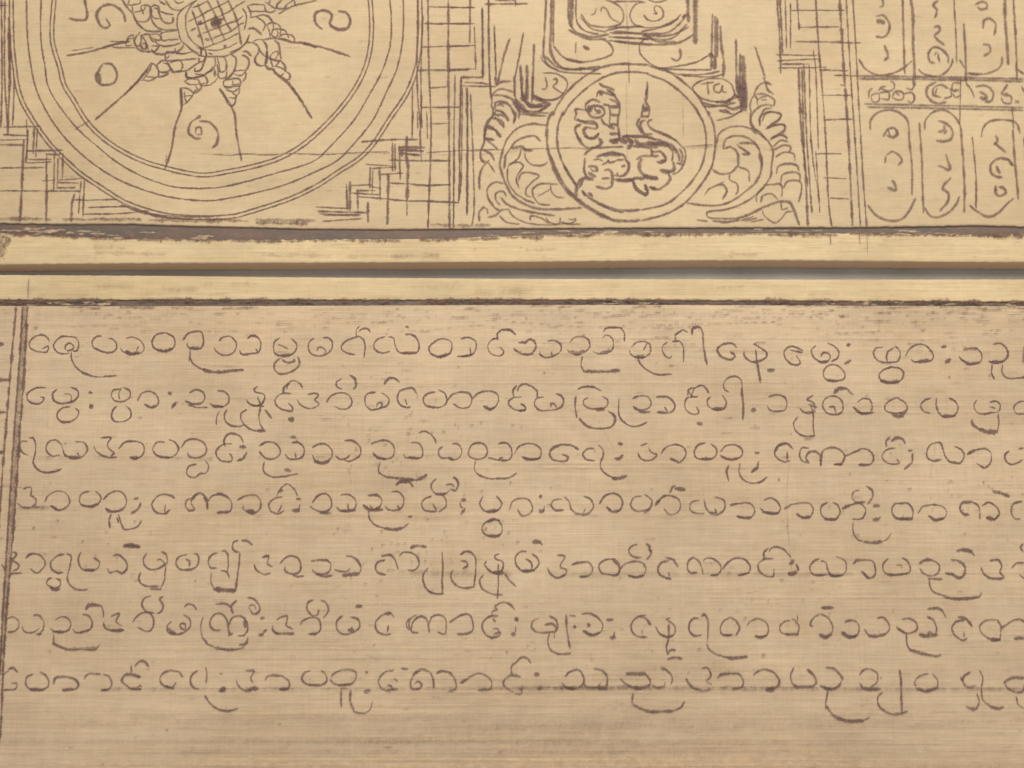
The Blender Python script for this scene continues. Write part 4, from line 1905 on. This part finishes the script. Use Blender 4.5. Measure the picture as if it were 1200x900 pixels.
DATA['wheel'] = '''
# rings
@ 0 0 1
13,-40 11,0 11.5,30 12,50 15,80 18,100 24,120 34,138 46,156 60,174 76,190 94,206 118,222 144,238 170,248 200,255 240,257 275,255 297,249 343,233.5 374.5,218 399,202 422,187 438,171 458.5,140 479,109 490,80 494,47 494,0 490,-40
*1.1 17.3,-39.8 15.3,0.1 15.8,29.9 16.3,49.7 19.3,79.5 22.2,99.1 28.0,118.3 37.7,135.8 49.5,153.5 63.2,171.2 78.9,186.9 96.6,202.6 120.3,218.4 145.9,234.2 171.2,243.9 200.5,250.7 240.0,252.7 274.4,250.7 295.7,244.9 341.4,229.5 372.4,214.3 396.6,198.4 419.3,183.6 434.6,168.4 454.9,137.6 475.2,107.0 485.8,79.0 489.7,46.8 489.7,0.2 485.7,-39.6
*1.1 33,-40 31,0 32.5,47 36.7,80 41,100 48,118 64,146 84,170 112,194 140,211 170,223 200,231 240,235 256,234 328,218 367,202 396,187 412,171 437,140 452,109 465,80 471.6,47 472.5,0 468,-40
50,-40 48,0 48,47 53,80 56,100 68,122 90,150 112,170 140,192 170,208 200,218 216,220 240,220.5 265,218 325,202 370,187 387,171 415,140 433.6,109 449,80 458,47 457,0 453,-40
65,-40 61,0 59,47 68,80 73,100 84,118 100,144 120,164 144,180 170,192 194,199 215,204 240,207 269,202.5 300,196 328,187 356,171 390,140 415,109 430,80 437,47 436,0 430,-40
69.4,-39.6 65.4,0.3 63.4,46.6 72.3,78.9 77.1,98.3 87.8,115.7 103.5,141.3 122.8,160.6 146.1,176.2 171.6,187.9 195.1,194.7 215.8,199.7 239.9,202.6 268.2,198.2 298.9,191.7 326.2,183.0 353.3,167.5 386.8,137.0 411.3,106.6 425.9,78.5 432.6,46.7 431.6,0.4 425.6,-39.3
*1.3 142,240 170,250 200,255.5 225,256.5
170,250 215,254 250,254
*0.7 88,152 105,141
# spokes
*1.4 211.6,104 213,124 205,149 201,174 193,199
*1.4 258,104 274,131 277,156 283,188
*0.6 195,180 194,195
@ 250 0 3.2133
@ 0 0 3.2133
*1.3 250,210 330,195 420,170 490,155
*1.4 360,450 500,325 560,258
*0.7 270,190 350,178
@ 120 0 5
# petals
@ 120 0 12
*1.3 270,-20 320,60 380,140 430,190 460,270 510,345 600,420 680,440 830,440
350,60 400,70 460,60 530,40 530,-10
360,50 380,0
420,75 425,150
440,170 500,160 560,140
*1.2 470,295 560,305 630,290 665,240
*1.4 670,240 690,150 670,95 620,70 560,75
550,75 545,120 580,140 600,100 600,80
560,150 575,190
*1.4 680,100 680,220 710,310 770,380 860,420
*1.3 690,90 730,70 780,85 800,130 800,190
*1.4 730,110 770,120 800,190 830,270 870,310 960,325 990,300 990,240
690,200 730,250 800,260
820,160 880,185 1000,205
*1.2 800,10 850,45 890,60
*1.2 880,-10 930,75 1000,130 1100,140
1010,0 1050,40 1140,20
860,420 1050,415
830,455 1060,420
820,470 840,460
110,580 180,580 300,580
*1.4 -10,680 110,640 240,600 320,585
140,660 260,670 400,665 480,670
320,590 340,640 420,630
*1.2 330,590 370,520 430,485
440,490 430,530 370,550 340,590
440,530 450,610 480,660
460,520 490,490 530,450
*1.2 480,510 450,570 480,650 520,640 545,570 540,490
550,490 600,570 640,650
*1.2 555,490 660,480 670,520 720,590
680,480 780,480 820,520 820,560 760,560 700,530
820,490 840,560 950,555 1070,550
*1.2 730,560 800,630 880,645 1000,630 1100,600
560,620 590,600 610,640 600,690 570,680 555,640
*1.3 540,620 550,690
*1.3 620,640 620,690
690,640 730,640 790,650 760,700 720,720 690,690
*1.3 480,670 540,710 620,720 700,720 750,750 880,765
620,730 680,730
640,650 650,720
1020,680 1030,735
1150,610 1100,690 1030,735
1030,735 1120,750 1200,740
900,745 1010,740
@ 150 40 12
*1.2 520,290 540,250 680,255 720,270
*1.3 520,290 530,360 560,370 700,365 960,340
550,330 580,300
680,270 800,270 900,240
900,240 980,280 1000,300
*1.3 -10,810 100,690 200,570 330,400
*1.2 330,400 400,450 430,540 420,600
340,410 300,510 220,620
190,650 220,640 290,655 350,635 390,610
*1.2 250,590 320,600 430,600 500,585 570,550
400,430 480,370 530,370
*1.2 410,440 440,520 560,520 590,480 540,400
430,520 480,540 570,540
550,380 600,470 650,520 740,500 770,440 740,380
500,400 540,410
590,400 660,375
*1.2 590,470 620,530 720,520 830,505 940,430 990,400
*1.4 990,330 1000,360 990,400
1010,300 1080,310 1060,370 990,400
1050,400 1040,470 980,510 935,510 940,480
1090,230 1100,300 1060,390
960,190 1040,200
1020,200 1080,220
1190,450 1160,500 1090,550
940,550 1000,565 1080,560
*1.2 820,530 820,590 880,610 960,610 1060,570
@ 200 50 12
*1.2 410,180 440,100
490,100 500,170 450,330 400,395 340,395 340,350
*1.2 620,200 630,290 590,370 500,430 450,460
*1.3 210,410 215,460 260,495 340,480 480,460
*1.2 200,540 250,510 380,510
200,540 260,580 400,580
*1.3 390,520 420,580 440,600
*1.3 490,470 520,540 500,580
430,580 480,560
440,600 540,590 620,540 660,480
*1.5 620,380 620,460
650,300 670,400 665,460 710,500 770,480 790,380
670,400 720,410 770,380
650,200 680,300 690,400
*1.3 740,190 780,260 780,370
*1.3 860,170 910,200 920,290 890,390 830,470 760,520
*1.3 1000,170 1060,190 1100,250 1095,320 1050,390
*1.2 900,390 1030,380
1050,390 1000,450 940,455 880,430
*1.2 1050,390 1055,470 1010,550
*1.2 740,580 750,530 820,510 960,505 990,560
870,530 880,580
990,560 940,580 860,585
*1.4 740,590 780,620 880,610 960,600 990,580
780,660 880,680 950,640
*1.2 970,600 960,690 930,740 910,790
830,765 900,770 920,740
860,690 920,740
*1.3 690,640 760,760 810,870
*1.2 820,870 870,880 910,820 915,770
*1.2 130,630 230,640 300,680 320,720
*1.8 140,640 150,760 150,900
*1.2 190,690 200,780 230,840
210,745 300,735
320,720 250,810 180,870
*1.4 310,710 380,680 430,620 410,570
320,690 350,660 380,650
350,600 370,640
@ 270 0 12
-10,735 80,700 160,650 210,600
*1.2 210,590 330,600 390,650 400,720 350,800 340,860 380,900
320,580 380,550 480,555
*1.5 180,715 230,720 290,780
*1.5 250,400 330,395 380,430 440,490
*1.2 270,240 360,230 450,205 530,230 590,300
370,240 440,280 490,340 470,400 455,430
260,70 340,55 480,70
480,70 500,150 570,170 640,140
260,160 380,155 500,155
240,80 280,160 290,240
*1.2 510,350 560,320 640,325 690,360 710,410
510,350 540,420 560,510
600,330 605,400 580,480 620,520 660,500 670,450 640,420
590,420 640,400 700,410
*1.2 700,410 760,420 800,470
710,420 700,480
680,510 740,480 800,480 820,530
*1.2 810,480 860,490 900,540 900,580
*1.5 480,550 600,535 750,550 880,590 1010,600 1210,660
480,20 540,50 560,0
*1.2 540,60 640,110 660,60 720,0
*1.4 640,110 740,120 790,90
760,90 820,40 890,0
900,0 905,70
*1.2 680,190 780,130 900,75 1050,40 1210,5
270,480 220,590
*1.3 450,560 500,620 515,720 500,880
400,680 440,740 490,790
@ 270 35 12
*1.5 510,300 510,400 490,480
*1.4 620,140 680,200 690,280 710,400
570,350 610,310 670,300 650,380 600,410 560,390 570,350
*1.3 540,390 600,420 710,430
560,400 590,500
*1.2 340,400 350,450 420,500 490,490
*1.8 490,490 540,545 580,540
640,490 690,440
590,510 650,510 750,550 770,580
*1.3 710,430 760,490 780,570
600,530 640,600 710,640 750,600
*1.3 780,580 835,620 830,690
710,650 780,690 830,690
*1.6 580,540 700,660 800,730 880,830 930,910
@ 250 0 3.2133
*1.5 300,330 335,385 370,443
*1.4 330,160 420,180 515,212
'''

def S_(k): return parse(DATA[k])

def clusters(strokes, gap=5):
    """strokes that belong to one sign"""
    boxes = []
    for st_ in strokes:
        xs = [q[0] for q in st_[1]]; ys = [q[1] for q in st_[1]]
        b = [min(xs) - gap / 2, min(ys) - gap / 2, max(xs) + gap / 2, max(ys) + gap / 2, [st_]]
        keep = []
        for o in boxes:
            if o[0] < b[2] and b[0] < o[2] and o[1] < b[3] and b[1] < o[3]:
                b = [min(o[0], b[0]), min(o[1], b[1]), max(o[2], b[2]), max(o[3], b[3]), o[4] + b[4]]
            else: keep.append(o)
        boxes = keep + [b]
    return [b[4] for b in boxes]

INK = .82
wheel = ribbons("wheel_drawing", S_('wheel'), M_INK, leaf_a, 1.55, ink=INK, label="ringed wheel with flame spokes")
ribbons("hub_lattice", S_('hub'), M_INK, wheel, 1.5, ink=.80)
for g in clusters(S_('num')): ribbons("numeral", g, M_INK, wheel, 2.0, ink=INK)
ribbons("stepped_frame", S_('frame'), M_INK, leaf_a, 1.45, ink=INK, wob=.35, press=.4)
ribbons("stepped_frame", S_('frame2'), M_INK, leaf_a, 1.45, ink=INK, wob=.35, press=.4)
ribbons("brick_border", S_('brick'), M_INK, leaf_a, 1.4, ink=INK, wob=.35, press=.4, label="brick border left of the lion medallion")
ribbons("brick_border", S_('rframe'), M_INK, leaf_a, 1.4, ink=.80, wob=.35, press=.4, label="brick border right of the lion medallion")
ribbons("nested_diagram", S_('house'), M_INK, leaf_a, 1.65, ink=.76, fat=1.15, label="nested tiers with numbered lobes above the medallion")
md = ribbons("medallion", S_('medal'), M_INK, leaf_a, 1.8, ink=INK)
ribbons("lion_drawing", S_('lion'), M_INK, md, 1.55, ink=INK, fat=1.15, label="crouching lion with raised tail")
ribbons("scroll_ornament", S_('scrolll'), M_INK, leaf_a, 1.5, ink=INK, fat=1.15, label="leafy scroll left of the medallion")
ribbons("scroll_ornament", S_('scrollr'), M_INK, leaf_a, 1.45, ink=.80, fat=1.15, label="leafy scroll right of the medallion")
nt_ = ribbons("number_table", S_('table'), M_INK, leaf_a, 1.65, ink=.74, label="table of rounded columns at the right")
for g in clusters(S_('tnum')): ribbons("numeral", g, M_INK, nt_, 1.75, ink=.76)
ribbons("margin_rule", S_('rule'), M_INK, leaf_b, 2.1, ink=.86, wob=.6, press=.5)
for k in range(1, 8):
    ribbons("text_line", S_('t%d' % k), M_INK, leaf_b, 1.6, ink=.88, calli=.26, press=.30)

# ------------------------------------------------------------------ wear: seam stains, cracks, scraped fibres
def line(x0, y0, x1, y1, wd, n=8, jit=.5):
    return (wd, [(x0 + (x1 - x0) * i / n, y0 + (y1 - y0) * i / n + rnd.uniform(-jit, jit)) for i in range(n + 1)])

st = []
# ragged ink bleeding over the rims of the grooves
for px in range(-60, 1260, 24):
    y = interp(UP_STRIP_T, px)
    k = 1.0 if px < 360 or 560 < px else .5
    if rnd.random() < .85 * k:
        st.append(line(px, y + rnd.uniform(-.5, 1.6), px + rnd.uniform(18, 60), y + rnd.uniform(0, 1.8), rnd.uniform(.7, 1.7), 5, .5))
for px in range(-40, 400, 40):
    if rnd.random() < .5:
        st.append(line(px, 257.5 + rnd.uniform(-1, 1), px + rnd.uniform(20, 70), 257.8 + rnd.uniform(-1, 1), rnd.uniform(.6, 1.2), 5, .5))
for a in ((0, 256, 60, 257), (74, 257, 165, 256.5), (175, 257, 260, 259), (300, 257, 370, 258), (300, 260.5, 360, 261), (505, 263, 575, 264)):
    st.append(line(*a, 1.1, 7, .5))
st.append((4, [(-20, 278), (-2, 281), (1, 290), (-8, 299), (-20, 303)]))
st.append((2.0, [(-5, 274), (7, 280), (5, 289)]))
st.append((1.2, [(4, 276), (11, 280), (9, 287)]))
ribbons("ink_stain", st, M_STAIN, leaf_a, 2.2, ink=.72, wob=.6, press=.6)

# pale flecks where the groove's ink has worn through
fl = []
for a, b_, n in ((0, 240, 26), (560, 760, 8), (1030, 1110, 10), (880, 1000, 6)):
    for _ in range(n):
        x = rnd.uniform(a, b_); y0 = interp(UP_PANEL_B, x); y1 = interp(UP_STRIP_T, x)
        y = y1 - abs(rnd.gauss(0, .28)) * (y1 - y0)
        fl.append(line(x, y, x + rnd.uniform(4, 22), y + rnd.uniform(-.4, .4), rnd.uniform(.4, 1.0), 3, .4))
ribbons("worn_fleck", fl, M_PALE, leaf_a, 1.6, ink=.55, wob=.5, press=.6)
fl = []
for a, b_, n in ((0, 130, 26), (700, 780, 8), (960, 1200, 22)):
    for _ in range(n):
        x = rnd.uniform(a, b_); y0 = interp(LO_STRIP_B, x); y1 = interp(LO_PANEL_T, x)
        y = rnd.uniform(y0, y1)
        fl.append(line(x, y, x + rnd.uniform(3, 16), y + rnd.uniform(-.4, .4), rnd.uniform(.4, 1.0), 3, .4))
ribbons("worn_fleck", fl, M_PALE, leaf_b, 1.6, ink=.55, wob=.5, press=.6)

st = []
for px in range(-60, 1260, 11):
    y = interp(LO_STRIP_B, px)
    k = .95 if px > 480 else .75
    if rnd.random() < k:
        st.append(line(px, y + rnd.uniform(-.8, 2.2), px + rnd.uniform(10, 34), y + rnd.uniform(-.6, 2.4), rnd.uniform(.6, 1.6), 4, .6))
for px in range(-40, 1260, 60):
    if rnd.random() < .6:
        y = interp(LO_PANEL_T, px)
        st.append(line(px, y + rnd.uniform(.5, 3), px + rnd.uniform(20, 60), y + rnd.uniform(.5, 3), rnd.uniform(.4, .9), 4, .5))
ribbons("ink_stain", st, M_STAIN, leaf_b, 2.0, ink=.75, wob=.6, press=.6)

ribbons("rule_tint", [(1, [(29.5, 359), (24.5, 440), (20, 500), (15.5, 580), (11, 640), (6, 705), (1.5, 790)])], M_STAIN, leaf_b, 4.2, ink=.50, wob=.3, press=.3)

# short broken scratches on the script board
sc_ = []
for a in ((760, 381, 905, 377, .8), (735, 385, 830, 382, .7), (740, 398, 800, 396, .5), (965, 391, 1040, 387, .8), (600, 377, 680, 383, .6),
          (240, 388, 270, 388, .6), (80, 382, 160, 380, .5), (470, 388, 560, 381, .5), (840, 372, 960, 371, .5), (880, 366, 990, 370, .5)):
    x = a[0]
    while x < a[2]:
        t = (x - a[0]) / (a[2] - a[0])
        l = rnd.uniform(3, 11)
        sc_.append(line(x, a[1] + (a[3] - a[1]) * t, x + l, a[1] + (a[3] - a[1]) * t, a[4], 2, .3))
        x += l + rnd.uniform(2, 7)
for _ in range(330):
    x, y = rnd.uniform(0, 1200), 362 + (rnd.random() ** 1.7) * 520
    l = rnd.choice((1.5, 2.5, 4, 7, 12))
    sc_.append(line(x, y, x + l, y + rnd.uniform(-.3, .3), rnd.uniform(.35, .8), 2, .2))
for x, y in ((39, 618), (96, 634), (395, 619), (58, 763), (438, 755), (1158, 569), (1159, 439), (195, 855), (585, 881), (120, 895), (1112, 441), (912, 562), (950, 371)):
    sc_.append((1.3, [(x, y), (x + 1.2, y + .4)]))
for _ in range(230):
    x = 1200 * rnd.random() ** .6
    y = 361 + abs(rnd.gauss(0, 17))
    sc_.append(line(x, y, x + rnd.choice((2, 4, 7, 12, 20)), y - rnd.uniform(0, .5), rnd.uniform(.35, .9), 2, .25))
for cx, cy, sx, sy, n in ((430, 545, 40, 14, 26), (490, 500, 60, 14, 30), (460, 655, 50, 22, 40), (560, 600, 60, 30, 26), (70, 640, 60, 18, 22), (1010, 605, 90, 22, 30), (1130, 585, 40, 16, 16), (700, 760, 130, 20, 30), (880, 700, 90, 22, 22)):
    for _ in range(n):
        x, y = rnd.gauss(cx, sx), rnd.gauss(cy, sy)
        sc_.append(line(x, y, x + rnd.choice((.8, 1.2, 2, 3.5)), y + rnd.uniform(-.4, .4), rnd.uniform(.5, 1.3), 2, .25))
ribbons("scratches", sc_, M_STAIN, leaf_b, 1.25, ink=.66, wob=.3, press=.5, taper=.4)

# long cracks that follow the fibre
ck = []
for (x0, y0, x1, y1, wd, k) in ((120, 807, 560, 806.5, .7, .6), (560, 806.5, 760, 805, 1.3, 1), (640, 806, 1200, 807, 1.0, 1), (840, 805.5, 930, 805.5, .9, 1),
                                (470, 670, 600, 672, 1.6, .3), (640, 672, 1000, 672, 1.3, .3), (30, 535, 250, 537, .7, .3),
                                (20, 595, 60, 594, 1, .5), (640, 402, 980, 416, .5, .4)):
    ck.append(line(x0, y0, x1, y1, wd, 14, .3))
for q in ck: ribbons("crack", [q], M_STAIN, leaf_b, 2.2, ink=(.56 if q[0] < 1.25 or q[1][0][1] > 700 else .24) * q[0] ** .5, wob=.4, press=.5)
cv = [(.6, [(925, 543), (922, 580), (924, 625), (928, 668)]), (.5, [(735, 560), (741, 582)]), (.5, [(708, 505), (722, 530)]), (.5, [(1096, 520), (1090, 560)])]
for q in cv: ribbons("crack", [q], M_STAIN, leaf_b, 1.3, ink=.45, wob=.4)

# scraped pale fibres and darker fibres, densest near the bottom of the script board
pf, df = [], []
for _ in range(190):
    y = 900 - abs(rnd.gauss(0, 95)) if rnd.random() < .7 else rnd.uniform(365, 900)
    if y < 362: continue
    x = rnd.uniform(-60, 1100)
    (pf if rnd.random() < .5 else df).append(line(x, y, x + rnd.uniform(120, 620), y + rnd.uniform(-1, 1), rnd.uniform(.5, 1.5), 10, .25))
for _ in range(26):
    y = rnd.gauss(862, 16); x = rnd.uniform(-100, 700)
    df.append(line(x, y, x + rnd.uniform(300, 800), y + rnd.uniform(-1, 1), rnd.uniform(2, 4), 10, .3))
for _ in range(10):
    y = rnd.uniform(889, 903); x = rnd.uniform(-100, 700)
    pf.append(line(x, y, x + rnd.uniform(300, 800), y + rnd.uniform(-1, 1), rnd.uniform(2, 5), 10, .3))
ribbons("scraped_fibre", pf, M_PALE, leaf_b, 1.3, ink=.24, wob=.3, press=.5, step=6)
ribbons("dark_fibre", df, M_STAIN, leaf_b, 1.3, ink=.07, wob=.3, press=.5, step=6)

for board, lo, hi in ((leaf_a, UP_STRIP_T, UP_STRIP_B), (leaf_b, LO_STRIP_T, LO_STRIP_B)):
    nk = []
    for _ in range(120):
        x = rnd.uniform(-40, 1240); t = rnd.uniform(.12, .95)
        y = interp(lo, x) * (1 - t) + interp(hi, x) * t
        nk.append(line(x, y, x + rnd.choice((1.5, 2.5, 5, 10, 24)), y + rnd.uniform(-.4, .4), rnd.uniform(.35, .9), 2, .25))
    for _ in range(7):
        x = rnd.uniform(-40, 1240); t = rnd.uniform(.25, .8)
        y = interp(lo, x) * (1 - t) + interp(hi, x) * t
        nk.append(line(x, y, x + rnd.uniform(20, 90), y + rnd.uniform(-1.5, 1.5), rnd.uniform(1.5, 3.5), 4, .6))
    ribbons("scratches", nk, M_STAIN, board, 1.25, ink=.22, wob=.4, press=.6, taper=.3)

# faint lines where the ruling runs on over the border strips
ribbons("ruled_mark", [(.7, [(973, 275), (973.5, 286)]), (.6, [(1007, 275), (1008, 287)]), (.5, [(1016, 275), (1017, 299)]), (.8, [(941, 274), (946, 276)])], M_INK, leaf_a, 1.6, ink=.6)
ribbons("ruled_mark", [(.9, [(33.5, 327), (33, 350)])], M_INK, leaf_b, 1.5, ink=.6)

# faint construction scratches and worn specks on the drawn board
gs = [(.6, [(733, 0), (736, 40), (737, 100)]), (.6, [(800, 110), (801, 160)]), (.5, [(734, 95), (735, 200)]),
      line(420, 178, 560, 181, .7, 10, .6), line(560, 181, 640, 173, .6, 8, .5), line(800, 174, 845, 171, .8, 5, .5), line(232, 180, 420, 179, .6, 14, .6)]
for _ in range(130):
    x, y = rnd.uniform(0, 1200), rnd.uniform(5, 256)
    gs.append(line(x, y, x + rnd.choice((1.2, 2, 4, 8, 18)), y + rnd.uniform(-.5, .5), rnd.uniform(.3, .6), 2, .3))
ribbons("scratches", gs, M_STAIN, leaf_a, 1.4, ink=.42, wob=.3, press=.5)
